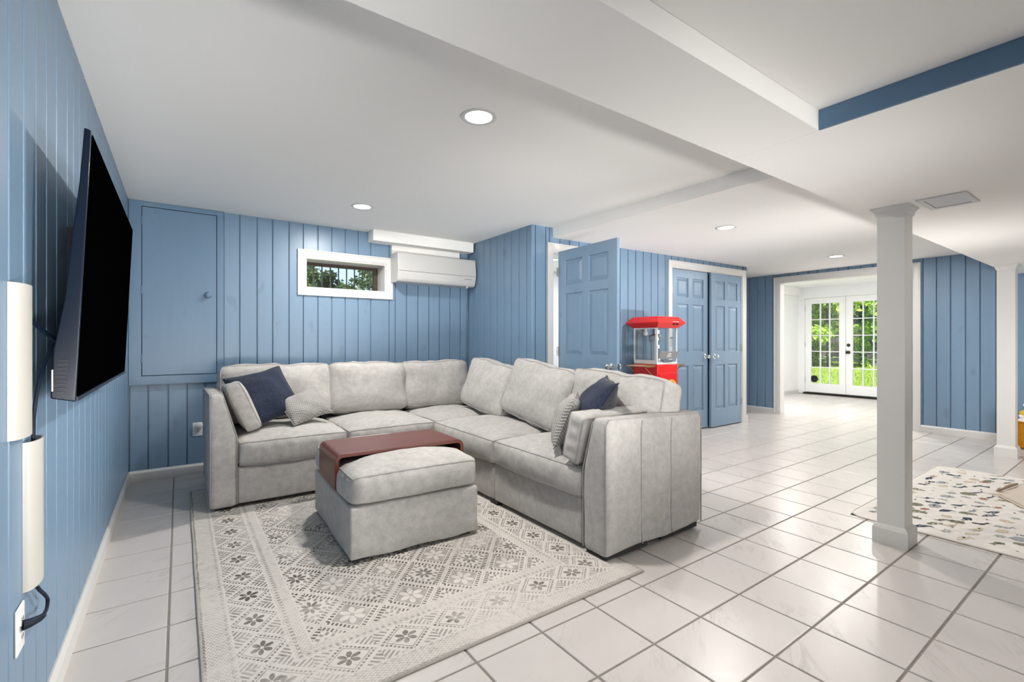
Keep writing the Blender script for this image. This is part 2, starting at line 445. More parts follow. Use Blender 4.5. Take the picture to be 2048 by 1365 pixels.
# ------------------------------------------------------------------ the shell
XL, YB, XP, XR, XD = -.335, 4.89, 2.82, 7.66, 11.16
ZC, ZLOW, ZS, ZREC = 2.29, 2.19, 1.90, 1.9725
YREAR = -3.2
floor = tag(box('floor', (XL-.2, YREAR-.1, -.12), (XD+.2, 5.6, -.0035), M['grout']), 'floor of cream marble-look tiles with dark grout joints', 'floor', kind='structure')

def tiles():
    g, h = .0042, .0125
    def tmesh(x0, y0, x1, y1):
        c = .0022
        vs = [(x0,y0,-h),(x1,y0,-h),(x1,y1,-h),(x0,y1,-h),(x0,y0,-c),(x1,y0,-c),(x1,y1,-c),(x0,y1,-c),(x0+c,y0+c,0),(x1-c,y0+c,0),(x1-c,y1-c,0),(x0+c,y1-c,0)]
        return vs, [(0,1,5,4),(1,2,6,5),(2,3,7,6),(3,0,4,7),(4,5,9,8),(5,6,10,9),(6,7,11,10),(7,4,8,11),(8,9,10,11)]
    me = mesh(*tmesh(-.15+g, -.15+g, .15-g, .15-g)); me.materials.append(M['tile'])
    cy, sy = math.cos(YAW), math.sin(YAW)
    def proj(x, y):
        d = sy*x + cy*y
        return (1024 + FPX*(cy*x - sy*y)/d, 682.5 + FPX*EYE/d) if d > .3 else None
    inside = lambda x, y: (XL < x and y > YREAR and ((x < XP+.15 and y < YB+.15) or (x < 6.7 and y < 3.75) or (6.4 < x < XR+.15 and y < 5.3) or (7.6 < x < XD and 1.6 < y < 4.95)))
    cand = []
    for i in range(-2, 40):
        for j in range(-12, 19):
            x, y = .264+.3*i+.15-.3, .236+.3*j+.15-.3
            if not inside(x, y): continue
            q = [proj(x+a, y+b) for a, b in ((-.15,-.15),(.15,-.15),(.15,.15),(-.15,.15))]
            area = 0
            if all(q):
                us = [min(2048, max(0, p[0])) for p in q]; vs_ = [min(1365, max(0, p[1])) for p in q]
                area = abs(sum(us[k]*vs_[(k+1) % 4]-us[(k+1) % 4]*vs_[k] for k in range(4)))/2
                if .2 < x < 1.72 and 1.66 < y < 4.2: area = 0         # under the rug
                if 1.8 < x < 2.6 and 1.75 < y < 4.9: area = 0         # under the sofa
                if x < 6.55 and y > 3.6 and x > 2.6: area = 0
                if x > 3.8 and y < 1.1 and x < 5.5: area = 0          # under the play mat
                if y > 4.6: area = 0
            cand.append((area, x, y))
    cand.sort(reverse=True)
    rest = MB()
    for k, (a, x, y) in enumerate(cand):
        if k < 298 and a > 0:
            o = link('tile', me, None, floor); o.location = (x, y, 0)
        else:
            vs, fs = tmesh(x-.15+g, y-.15+g, x+.15-g, y+.15-g); rest.add(vs, fs)
    r = rest.build('tile_field', M['tile'], floor); r['kind'] = 'stuff'
tiles()

def slab(name, a, b, mat, label, cat='ceiling'):
    return tag(box(name, a, b, mat), label, cat, kind='structure')
slab('ceiling', (XL-.12, 1.062, ZC), (3.08, YB+.5, 2.62), M['ceil'], 'white painted ceiling above the sectional sofa')
slab('ceiling', (3.081, 1.062, ZLOW), (XR+.12, 5.5, 2.62), M['ceil'], 'lower white ceiling in front of the closet doors')
slab('beam', (XL-.12, .735, ZS), (1.872, 1.061, 2.62), M['ceil'], 'long white boxed-in beam crossing the room under the ceiling', 'beam')
slab('soffit', (1.873, YREAR, ZS), (XR, 1.061, 2.62), M['ceil'], 'low flat white soffit carried by the two square pillars', 'soffit')
slab('ceiling_recess', (XL-.12, YREAR, ZREC), (1.866, .734, 2.62), M['ceil'], 'white recessed ceiling field beside the blue fascia', 'ceiling')
slab('trim_1', (1.8665, YREAR, ZS+.001), (1.8725, .7345, ZREC-.0005), M['blue_trim'], 'smooth blue fascia strip edging the recessed ceiling', 'trim')

# left wall
fL = Fr((XL, 0), (0, 1), (1, 0))
wl = wall('wall_left', fL, YREAR, YB, 0, 2.4, M['blue'], label='blue plank wall behind the television')
planks(wl, fL, [1.0, 1.13, 1.255, 1.37, 1.495, 1.621, 1.754, 1.886, 2.017, 2.162, 2.347, 2.471, 2.601, 2.744, 2.899, 3.041] + spaced(3.17, 4.876, .132, 3), 0, ZC, M['blue'])
planks(wl, fL, spaced(-.3, 1.0, .132, 31), 0, ZREC, M['blue'])
# back wall with window
fB = Fr((0, YB), (1, 0), (0, -1))
WIN = (1.0, 1.81, 1.662, 1.966)
wb = wall('wall_back', fB, XL-.12, XP+.12, 0, 2.45, M['blue'], holes=[WIN], back=-.16, label='blue plank wall with the small high window')
planks(wb, fB, [-.331, -.21, -.077, .054, .185, .32, .445, .585, .714, .855, .981, 1.116, 1.248, 1.38, 1.511, 1.644, 1.845, 1.914, 2.044, 2.178, 2.312, 2.445, 2.581, 2.717, XP-.016], 0, ZC, M['blue'],
       holes=[(-.36, .319, .80, 2.4), (.982, 1.845, WIN[2]-.03, WIN[3]+.03)])
# return wall facing the left wall
fP = Fr((XP, 0), (0, 1), (-1, 0))
wp = wall('wall_return', fP, 3.655, YB, 0, 2.45, M['blue'], label='short blue plank wall beyond the sofa corner')
planks(wp, fP, [3.64, 3.726, 3.857, 3.991, 4.126, 4.262, 4.395, 4.533, 4.678, 4.80, 4.875], 0, ZC, M['blue'])
# doorway wall, slightly out of square
A = math.atan(-.0405); cu, su = math.cos(A), math.sin(A)
fQ = Fr((XP, 3.64), (cu, su), (su, -cu))
QL = 3.727
D1 = (.255, 1.06, 0, 2.06); D2 = (2.10, 3.61, 0, 2.06)
wq = wall('wall_doorway', fQ, .016, QL, 0, 2.4, M['blue'], holes=[D1, D2], back=-.12, label='blue plank wall holding the open door and closet')
planks(wq, fQ, [0, .045, .172, .22, .352, .48, .61, .74, .87, 1.0, 1.09] + [1.216, 1.342, 1.468, 1.595, 1.731, 1.849, 1.985, 2.10] + spaced(2.10, 3.61, .128, 5)[1:] + [3.66, QL], 0, ZC, M['blue'],
       holes=[(.21, 1.095, 0, 2.09), (2.06, 3.645, 0, 2.09)])
fE = Fr(fQ.p(QL, 0, 0).xy, (-su, cu), (cu, su))
we = wall('wall_corridor', fE, .0, 1.6, 0, 2.4, M['blue'], label='blue wall end beside the closet', front=-.002)
# far wall with wide cased opening
fR = Fr((XR, 0), (0, -1), (-1, 0))
OP = (-3.57, -1.93, 0, 2.063)
wr = wall('wall_right', fR, -5.4, -YREAR, 0, 2.4, M['blue'], holes=[OP], label='blue plank wall with the wide cased opening')
planks(wr, fR, [-5.2, -4.95] + spaced(-4.85, -4.18, .13, 9) + [-4.05, -3.919, -3.791, -3.66, -3.57] + spaced(-3.57, -1.96, .131, 11)[1:] + [-1.83, -1.70, -1.57, -1.437, -1.312, -1.18] + spaced(-1.05, 1.3, .131, 13), 0, ZLOW, M['blue'], holes=[(-3.62, -1.90, 0, 2.09)])
wall('wall_rear', Fr((0, YREAR), (1, 0), (0, 1)), XL-.1, XR+.1, 0, 2.4, M['sun_white'], label='plain white wall behind the viewpoint')
wall('wall_corridor_end', Fr((0, 5.35), (1, 0), (0, -1)), 6.3, XR+.1, 0, 2.4, M['blue'], label='blue end wall of the side corridor')

# baseboards
def baseboard(name, fr, a, b, label, h=.085, t=.016):
    sec = [(0,0),(t,0),(t,h-.018),(t*.55,h-.006),(t*.35,h),(0,h)]
    o = MB().prism([fr.p(a, q, z) for q, z in sec], fr.u*(b-a)).build(name, M['white'])
    return tag(o, label, 'baseboard', kind='structure')
baseboard('baseboard_left', fL, YREAR, YB-.018, 'white baseboard along the television wall')
baseboard('baseboard_back', fB, XL+.002, XP-.002, 'white baseboard behind the sofa')
baseboard('baseboard_return', fP, 3.66, YB-.018, 'white baseboard on the short return wall')
baseboard('baseboard_doorway', fQ, 1.15, 2.03, 'white baseboard behind the popcorn cart')
baseboard('baseboard_closet', fQ, 3.69, QL, 'short white baseboard piece at the closet corner', .10)
baseboard('baseboard_right', fR, -1.86, 1.2, 'white baseboard below the far blue wall')
baseboard('baseboard_far', fR, -5.2, -3.645, 'white baseboard beside the wide opening')

def casing(fr, hole, parent, w=.075, t=.018, z0=0, sill=False, mat=None, name='casing', inner=.0):
    u0, u1, a, b = hole; mat = mat or M['white']
    def piece(pts):
        # mitred profile boards: outer, inner loops with a raised outer bead
        o = MB()
        (oA, iA), (oB, iB) = pts
        prof = [(0, .0), (0, t), (.18, t), (.25, t*.78), (.8, t*.62), (.92, t*.4), (1, t*.4), (1, 0)]
        def at(o_, i_, f, q): return fr.p(o_[0]+(i_[0]-o_[0])*f, q, o_[1]+(i_[1]-o_[1])*f)
        n = len(prof); vs = [at(oA, iA, f, q) for f, q in prof] + [at(oB, iB, f, q) for f, q in prof]
        o.add(vs, [(i, (i+1) % n, n+(i+1) % n, n+i) for i in range(n)] + [tuple(range(n)), tuple(range(2*n-1, n-1, -1))])
        return o.build(name, mat, parent)
    O = [(u0-w, a if not sill else a-w), (u0-w, b+w), (u1+w, b+w), (u1+w, a if not sill else a-w)]
    I = [(u0, a), (u0, b), (u1, b), (u1, a)]
    piece(((O[0], I[0]), (O[1], I[1]))); piece(((O[1], I[1]), (O[2], I[2]))); piece(((O[2], I[2]), (O[3], I[3])))
    if sill: piece(((O[3], I[3]), (O[0], I[0])))
def jamb(fr, hole, parent, depth, mat, t=.014, bottom=False, front=.0, name='jamb'):
    u0, u1, a, b = hole
    zb = a - (t if bottom else 0)
    us, zs = [u0-.004, u0+t, u1-t, u1+.004], ([a-.004, a+t, b-t, b+.004] if bottom else [a, b-t, b+.004])
    solid = (lambda i, j: not (i == 1 and j == 1)) if bottom else (lambda i, j: not (i == 1 and j == 0))
    return link(name, plate_holes(us, zs, solid, fr.p, -depth, front), mat, parent)

# ------------------------------------------------------------------ window
w1 = thing('window_1', 'small high basement window with white casing and bars outside', 'window', (1.4, YB, 1.66), kind='structure')
def unshift(parent):
    for c in parent.children:
        c.matrix_parent_inverse = Matrix.Translation(parent.location).inverted() if parent.rotation_euler.z == 0 else (Matrix.Translation(parent.location) @ Matrix.Rotation(parent.rotation_euler.z, 4, 'Z')).inverted()
casing(fB, WIN, w1, .07, .02, sill=True)
jamb(fB, WIN, w1, .30, M['white'], bottom=True, name='reveal')
sash = link('sash', plate_holes([WIN[0]+.012, WIN[0]+.03, WIN[1]-.055, WIN[1]-.012], [WIN[2]+.012, WIN[2]+.022, WIN[3]-.045, WIN[3]-.012], lambda i, j: not (i == 1 and j == 1), fB.p, -.27, -.225), M['brown'], w1)
box('pane', (WIN[0]+.02, YB+.245, WIN[2]+.012), (WIN[1]-.04, YB+.249, WIN[3]-.03), M['glass'], w1)
for k in range(9):
    x = WIN[0]+.06+k*.085
    MB().box((x-.006, YB+.31, 1.55), (x+.006, YB+.322, 2.1)).build('security_bar', M['bar'], w1)
unshift(w1)

# ------------------------------------------------------------------ doors
def six_panel(parent, w, h, P, d0, d1, mat, slab_name='door_slab'):
    """six-panel door slab; P(u, depth, z) in the door's own frame"""
    st, mid = w*.135, w*.115
    cw = (w-2*st-mid)/2
    us = [0, st, st+cw, st+cw+mid, w-st, w]
    k = h/2.035
    zs = [0, .235*k, .82*k, 1.0*k, 1.60*k, 1.69*k, 1.93*k, h]
    o = link(slab_name, plate_holes(us, zs, lambda i, j: not (i in (1, 3) and j in (1, 3, 5)), P, d0, d1), mat, parent)
    soften(o, .004, 2)
    for i in (1, 3):
        for j in (1, 3, 5):
            u0, u1, z0, z1 = us[i], us[i+1], zs[j], zs[j+1]; g1, g2 = .012, .042; md = (d0+d1)/2; th = (d1-d0)/2
            vs, fs = [], []
            for sgn in (1, -1):
                b = len(vs)
                for ins, dd in ((-.002, th-.013), (g1, th-.013), (g2, th-.004)):
                    vs += [P(u0+ins, md+sgn*dd, z0+ins), P(u1-ins, md+sgn*dd, z0+ins), P(u1-ins, md+sgn*dd, z1-ins), P(u0+ins, md+sgn*dd, z1-ins)]
                for r in (0, 4): fs += [(b+r+q, b+r+(q+1) % 4, b+r+4+(q+1) % 4, b+r+4+q) for q in range(4)]
                fs.append((b+8, b+9, b+10, b+11))
            fs += [(q, (q+1) % 4, 12+(q+1) % 4, 12+q) for q in range(4)]
            mb = MB(); mb.add(vs, fs); mb.build('panel', mat, o)
    return o
def knob(parent, c, nrm, mat, r=.028, name='knob', rose=True):
    """lathe knob along a horizontal direction nrm"""
    prof = ([(.0, 0), (.033, .0), (.033, .006), (.024, .012)] if rose else [(0, 0), (.012, 0)]) + [(.011, .016), (.010, .030), (r*.8, .036), (r, .046), (r*.95, .058), (r*.6, .066), (0, .068)]
    mb = MB().lathe(prof, (0,0,0), 'Z', 20)
    o = mb.build(name, mat, parent, smooth=True)
    o.matrix_local = Matrix.Translation(c) @ Vector((nrm[0], nrm[1], nrm[2])).to_track_quat('Z', 'Y').to_matrix().to_4x4()
    return o
def hinge(parent, c, mat, h=.09, r=.006, leaf=(0, .03, 0)):
    mb = MB().tube([(c[0], c[1], c[2]-h/2), (c[0], c[1], c[2]+h/2)], r, 8)
    l = Vector(leaf); t = l.cross(Vector((0,0,1))).normalized()*.0015
    mb.box((0,0,0), (1e-4,1e-4,1e-4)) if False else None
    p = Vector(c); z = Vector((0,0,h/2))
    mb.add([p-z-t, p-z+l-t, p+z+l-t, p+z-t, p-z+t, p-z+l+t, p+z+l+t, p+z+t], [(0,1,2,3),(7,6,5,4),(0,4,5,1),(1,5,6,2),(2,6,7,3),(3,7,4,0)])
    return mb.build('hinge', mat, parent, smooth=True)

# open door
d1 = thing('door_1', 'open blue six-panel door standing out into the room', 'door', (3.09, 3.62, 0), kind='structure')
casing(fQ, (D1[0]+.004, D1[1], 0, 2.058), d1); jamb(fQ, D1, d1, .13, M['white'])
H1 = Vector((3.124, 3.596, 0)); dirv = Vector((-.022, -.80, 0)).normalized(); nrm = Vector((dirv.y, -dirv.x, 0))     # leaf runs towards the camera
P1 = lambda u, d, z: H1 + dirv*u + nrm*d + Vector((0,0,z+.012))
slab1 = six_panel(d1, .80, 2.035, P1, -.035, 0, M['blue_door'])
knob(slab1, P1(.735, .001, .905), nrm, M['chrome']); knob(slab1, P1(.735, -.036, .905), -nrm, M['chrome'])
lp = MB().lathe([(0, 0), (.022, 0), (.022, .003), (0, .003)], (0,0,0), 'Z', 14).build('latch_plate', M['chrome'], slab1); lp.matrix_local = Matrix.Translation(P1(.801, -.0175, .905)) @ dirv.to_track_quat('Z', 'Y').to_matrix().to_4x4() @ Matrix.Diagonal((.7, 1.25, 1, 1))
for z in (.25, 1.03, 1.83): hinge(slab1, P1(-.008, .006, z), M['steel'], .09, .008, tuple(dirv*.034))
unshift(d1)
# closet double doors
d2 = thing('door_2', 'pair of blue six-panel closet doors in white casing', 'door', fQ.p(2.8, 0, 0), kind='structure')
casing(fQ, D2, d2); jamb(fQ, D2, d2, .13, M['white'])
mb = MB(); mb.prism([fQ.p(D2[0], -.13, 0), fQ.p(D2[1], -.13, 0), fQ.p(D2[1], -.12, 0), fQ.p(D2[0], -.12, 0)], (0, 0, 2.06)).build('closet_dark_sheet', M['dark'], d2)  # near-black sheet behind the doors, painted for the closet's inner shade
Pl = lambda u, d, z: fQ.p(D2[0]+.017+u, d-.012, z+.012)
sl = six_panel(d2, .728, 2.03, Pl, -.035, 0, M['blue_door'])
a2 = math.radians(2.6)
hp = fQ.p(D2[1]-.017, -.006, 0); du = (-fQ.u*math.cos(a2) + fQ.n*math.sin(a2)); dn = (fQ.n*math.cos(a2) + fQ.u*math.sin(a2))
Pr = lambda u, d, z: hp + du*u + dn*d + Vector((0,0,z+.012))
sr = six_panel(d2, .735, 2.03, Pr, -.035, 0, M['blue_door'])
knob(sl, Pl(.67, .0, .93), fQ.n, M['chrome'], .025); knob(sr, Pr(.67, .0, .93), dn, M['chrome'], .025)
for z in (.30, 1.04, 1.76):
    hinge(sr, Pr(-.006, .004, z), M['steel'], .09, .007, tuple(du*.028)); 
    hinge(sl, Pl(-.006, .004, z), M['steel'], .09, .006, tuple(fQ.u*.02))
unshift(d2)
# bright utility room behind the open door
ur = thing('wall_utility', 'white utility room glimpsed through the open door gap', 'wall', (3.8, 4.6, 0), kind='structure')
MB().box((2.90, 3.83, 0), (2.92, 5.4, 2.188)).box((4.9, 3.83, 0), (4.92, 5.4, 2.188)).box((2.90, 5.4, 0), (4.92, 5.42, 2.188)).build('utility_walls', M['sun_white'], ur)
unshift(ur)

# wide opening and the sunroom beyond
op = thing('door_4', 'white casing of the wide opening to the sunroom', 'doorway', (XR, 2.75, 0), kind='structure')
casing(fR, OP, op, .08, .018); jamb(fR, OP, op, .13, M['white']); unshift(op)
YSL, YSR = 4.80, 1.75
fD = Fr((XD, 0), (0, -1), (-1, 0))
FD = (-4.695, -3.095, 0.03, 2.10)
wf = wall('wall_sunroom', fD, -5.0, -1.6, 0, 2.5, M['sun_white'], holes=[FD], back=-.15, front=0, label='bright white sunroom wall around the french doors')
wall('wall_sunroom_side', Fr((0, YSL), (1, 0), (0, -1)), XR+.12, XD, 0, 2.5, M['sun_white'], front=0, label='white side wall of the sunroom with a shallow soffit')
wall('wall_sunroom_near', Fr((0, YSR), (1, 0), (0, 1)), XR+.12, XD, 0, 2.5, M['sun_white'], front=0, label='white sunroom wall hidden beyond the pillar')
slab('ceiling_sunroom', (XR+.12, YSR-.1, 2.305), (XD+.1, YSL+.1, 2.62), M['sun_white'], 'white sunroom ceiling')
slab('trim_2', (XR+.125, YSL-.07, 2.13), (XD-.001, YSL-.001, 2.304), M['sun_white'], 'white boxed soffit along the sunroom side wall', 'trim')
baseboard('baseboard_sunroom', Fr((0, YSL), (1, 0), (0, -1)), XR+.13, XD-.02, 'white baseboard in the sunroom')
baseboard('trim_3', fD, -3.05, -1.8, 'white baseboard beside the french doors')
fd = thing('door_3', 'white french doors with fifteen panes in each leaf, garden beyond', 'french doors', (XD, 3.9, 0), kind='structure')
link('door_frame', plate_holes([FD[0]-.002, FD[0]+.03, FD[1]-.03, FD[1]+.002], [.028, 2.07, 2.102], lambda i, j: not (i == 1 and j == 0), fD.p, -.14, .012), M['sun_white'], fd)
box('threshold', (XD-.02, -FD[1], 0), (XD+.14, -FD[0], .034), M['bronze'], fd)
for a, b, act in ((FD[0]+.033, FD[0]+.033+.765, 0), (FD[1]-.033-.765, FD[1]-.033, 1)):
    s0, s1 = (.092, .150) if not act else (.150, .092)
    s0 = s1 = .118
    us = [a, a+s0]; gw = (b-a-s0-s1)
    for k in range(3):
        x0 = a+s0+gw*k/3; x1 = a+s0+gw*(k+1)/3
        if k: us.append(x0+.009)
        us.append(x1-(.009 if k < 2 else 0))
    us.append(b)
    zs = [.042, .24]; gh = 1.945-.24
    for k in range(5):
        z0 = .24+gh*k/5; z1 = .24+gh*(k+1)/5
        if k: zs.append(z0+.009)
        zs.append(z1-(.009 if k < 4 else 0))
    zs.append(2.065)
    lf = link('door_leaf', plate_holes(us, zs, lambda i, j: not (i % 2 == 1 and j % 2 == 1), fD.p, -.05, -.006), M['sun_white'], fd)
    soften(lf, .003, 1)
    for i in range(1, len(us)-1, 2):
        for j in range(1, len(zs)-1, 2):
            mb = MB().prism([fD.p(us[i]-.002, -.030, zs[j]-.002), fD.p(us[i+1]+.002, -.030, zs[j]-.002), fD.p(us[i+1]+.002, -.026, zs[j]-.002), fD.p(us[i]-.002, -.026, zs[j]-.002)], (0, 0, zs[j+1]-zs[j]+.004))
            mb.build('pane', M['glass'], lf)
    if act:
        k_ = knob(lf, fD.p(a+.05, -.005, .915), fD.n, M['bronze'], .03); knob(lf, fD.p(a+.05, -.004, 1.06), fD.n, M['bronze'], .020, 'deadbolt')
        MB().prism([fD.p(a-.004, -.006, .87), fD.p(a+.008, -.006, .87), fD.p(a+.008, .001, .87), fD.p(a-.004, .001, .87)], (0, 0, .09)).build('strike', M['bronze'], lf)
        MB().prism([fD.p(a-.022, -.006, .045), fD.p(a-.002, -.006, .045), fD.p(a-.002, .008, .045), fD.p(a-.022, .008, .045)], (0, 0, 2.02)).build('astragal', M['sun_white'], lf)
    else:
        for z in (.3, 1.07, 1.85): hinge(lf, fD.p(a-.012, .002, z), M['steel'], .10, .008, tuple(fD.u*.02))
unshift(fd)
st = MB().lathe([(0, 0), (.075, 0), (.075, .003), (0, .003)], fD.p(FD[0]+.033+.118+.06, -.012, .33), 'X', 20)
tag(st.build('round_sticker', M['black']), 'round black sticker on the lowest corner pane of the french doors', 'sticker')

# ------------------------------------------------------------------ pillars, boxing, vent, lamps
def pillar(x0, y0, s, label):
    t = thing('pillar', label, 'pillar', (x0+s/2, y0+s/2, 0), kind='structure')
    h = s/2; i = .017
    soften(MB().box((-h+i, -h+i, 0), (h-i, h-i, ZS)).build('shaft', M['pillar'], t), .003, 2)
    def collar(name, rings):
        vs, fs = [], []
        for r, z in rings: vs += [(-r,-r,z),(r,-r,z),(r,r,z),(-r,r,z)]
        for k in range(len(rings)-1): fs += [(k*4+q, k*4+(q+1) % 4, k*4+4+(q+1) % 4, k*4+4+q) for q in range(4)]
        fs += [(3,2,1,0), tuple(len(vs)-4+q for q in range(4))]
        return MB().add(vs, fs).build(name, M['pillar'], t)
    collar('base_trim', [(h, .0), (h, .085), (h-.006, .098), (h-.012, .105), (h-i, .110)])
    collar('capital', [(h-i+.001, ZS-.05), (h-i+.006, ZS-.044), (h-.006, ZS-.022), (h+.004, ZS-.010), (h+.008, ZS-.001)])
    return t
pillar(3.243, .838, .163, 'square white pillar standing on the tiles beside the play mat')
pillar(6.65, .878, .163, 'square white pillar next to the mustard toy basket')

slab('trim_4', (1.615, YB-.165, 2.178), (2.80, YB-.0005, ZC-.0005), M['ceil'], 'white boxed bulkhead above the air conditioner', 'trim')
slab('trim_5', (1.865, YB-.03, 2.03), (2.69, YB-.0006, 2.1775), M['ceil'], 'white backing board behind the air conditioner', 'trim')

vt = thing('ceiling_vent', 'white flush register on the soffit behind the nearer pillar', 'vent', (3.36, .70, ZS))
link('frame', plate_holes([-.145, -.115, .115, .145], [-.1, -.075, .075, .1], lambda i, j: not (i == 1 and j == 1), lambda a, b, c: Vector((a, c, b)), -.008, 0.001), M['white'], vt)
MB().box((-.112, -.072, -.005), (.112, .072, .0)).build('cover', M['white'], vt)

def downlight(x, y, z, label, r=.072, k=1.0):
    t = thing('downlight', label, 'ceiling light', (x, y, z), group=None)
    MB().lathe([(r+.018, 0), (r+.019, -.004), (r+.010, -.007), (r, -.006), (r-.006, -.001)], (0,0,0), 'Z', 32).build('trim_ring', M['white'], t, smooth=True)
    MB().lathe([(r-.003, -.003), (r*.6, -.0045), (0, -.005)], (0,0,0), 'Z', 32).build('lens', M['lens'], t, smooth=True)
    ld = bpy.data.lights.new('downlight_lamp', 'AREA'); ld.shape = 'DISK'; ld.size = 2*r-.03; ld.energy = LAMP_W*k; ld.color = LAMP_COL
    l = bpy.data.objects.new('downlight_lamp', ld); COL.objects.link(l); l.parent = t; l.location = (0, 0, -.012)
    return t
downlight(1.246, 2.05, ZC, 'recessed round downlight above the ottoman')
downlight(1.27, 3.99, ZC, 'recessed round downlight near the small window')
downlight(4.10, 2.38, ZLOW, 'recessed round downlight in front of the closet', k=.9)
downlight(6.59, 2.40, ZLOW, 'recessed round downlight before the wide opening', k=.85)
for x, y, z in ((.9, -1.2, ZREC), (3.9, -1.0, ZS), (5.6, -.6, ZS), (6.9, -1.6, ZS)):  # lamps added out of view to raise the room's bounced light
    downlight(x, y, z, 'added unseen downlight overhead behind the viewpoint', k=.15)
for x, y in ((8.6, 2.6), (8.6, 3.9)):  # lamps added out of sight to brighten the sunroom
    t = downlight(x, y, 2.305, 'recessed downlight hidden above the wide opening in the sunroom', k=1.15)
downlight(3.9, 4.6, ZLOW, 'downlight in the utility room behind the open door')

# ------------------------------------------------------------------ soft upholstery
def axis_pts(h, r, n):
    inner = [-h, -h+r*.35, -h+r]; body = [(-h+r)+(2*(h-r))*i/n for i in range(1, n)]
    return inner + body + [h-r, h-r*.35, h]
def soft_box(name, size, r, n, parent, mat, Mx, deform=None, wr=0, seed=0, piping=None, pr=.0045, pmat=None, wfreq=9.0):
    hx, hy, hz = [s/2 for s in size]; H = (hx, hy, hz)
    ax = [axis_pts(H[i], min(r, H[i]*.95), n[i]) for i in range(3)]
    so = Vector((seed*7.3, seed*3.1, seed*1.7))
    def mp(p):
        rr = r; core = Vector([max(-(H[i]-rr), min(H[i]-rr, p[i])) for i in range(3)]); dv = Vector(p)-core
        nr = dv.normalized() if dv.length > 1e-9 else Vector((0,0,1)); q = core + nr*rr
        t = Vector([q[i]/H[i] for i in range(3)])
        if deform: q = deform(q, nr, t)
        if wr: q = q + nr*(mnoise.noise(Vector((q.x*wfreq, q.y*wfreq, q.z*wfreq))+so)*wr + mnoise.noise(Vector((q.x*wfreq*3, q.y*wfreq*3, q.z*wfreq*1.2))+so)*wr*.35)
        return q
    idx, vs, fs = {}, [], []
    N = [len(a)-1 for a in ax]
    def V(i, j, k):
        key = (i,j,k)
        if key not in idx: idx[key] = len(vs); vs.append(mp((ax[0][i], ax[1][j], ax[2][k])))
        return idx[key]
    for i in range(N[0]):
        for j in range(N[1]):
            fs += [(V(i,j,N[2]),V(i+1,j,N[2]),V(i+1,j+1,N[2]),V(i,j+1,N[2])), (V(i,j,0),V(i,j+1,0),V(i+1,j+1,0),V(i+1,j,0))]
    for i in range(N[0]):
        for k in range(N[2]):
            fs += [(V(i,0,k),V(i+1,0,k),V(i+1,0,k+1),V(i,0,k+1)), (V(i,N[1],k),V(i,N[1],k+1),V(i+1,N[1],k+1),V(i+1,N[1],k))]
    for j in range(N[1]):
        for k in range(N[2]):
            fs += [(V(0,j,k),V(0,j,k+1),V(0,j+1,k+1),V(0,j+1,k)), (V(N[0],j,k),V(N[0],j+1,k),V(N[0],j+1,k+1),V(N[0],j,k+1))]
    o = link(name, mesh(vs, fs), mat, parent, smooth=True); o.matrix_local = Mx
    if piping:
        for axis, sg in piping:
            a, b = [q for q in range(3) if q != axis]
            path = []
            A, B = ax[a], ax[b]
            def P(x, y):
                p = [0,0,0]; p[a], p[b], p[axis] = x, y, sg*H[axis]; return mp(p)
            path += [P(x, -H[b]) for x in A[:-1]] + [P(H[a], y) for y in B[:-1]] + [P(x, H[b]) for x in A[:0:-1]] + [P(-H[a], y) for y in B[:0:-1]]
            MB().tube(path, pr, 6, closed=True).build('piping', pmat or M['piping'], o, smooth=True)
    return o
def puff(ct=.03, cb=0., cf=.0, cs=.0, face=2):
    """crown the two large faces (axis `face`) by ct / cb and swell the borders by cf"""
    a, b = [q for q in range(3) if q != face]
    def d(q, nr, t):
        k = (1-abs(t[a])**3.2)*(1-abs(t[b])**3.2)
        q = q.copy()
        if t[face] > 0: q[face] += ct*k*t[face]
        else: q[face] += cb*k*t[face]
        e = (1-t[face]**2)
        q[a] += cf*e*t[a]*(1-abs(t[b])**4); q[b] += cs*e*t[b]*(1-abs(t[a])**4)
        return q
    return d
def TR(loc, rx=0, ry=0, rz=0):
    return Matrix.Translation(loc) @ Matrix.Rotation(rz, 4, 'Z') @ Matrix.Rotation(ry, 4, 'Y') @ Matrix.Rotation(rx, 4, 'X')
R = math.radians
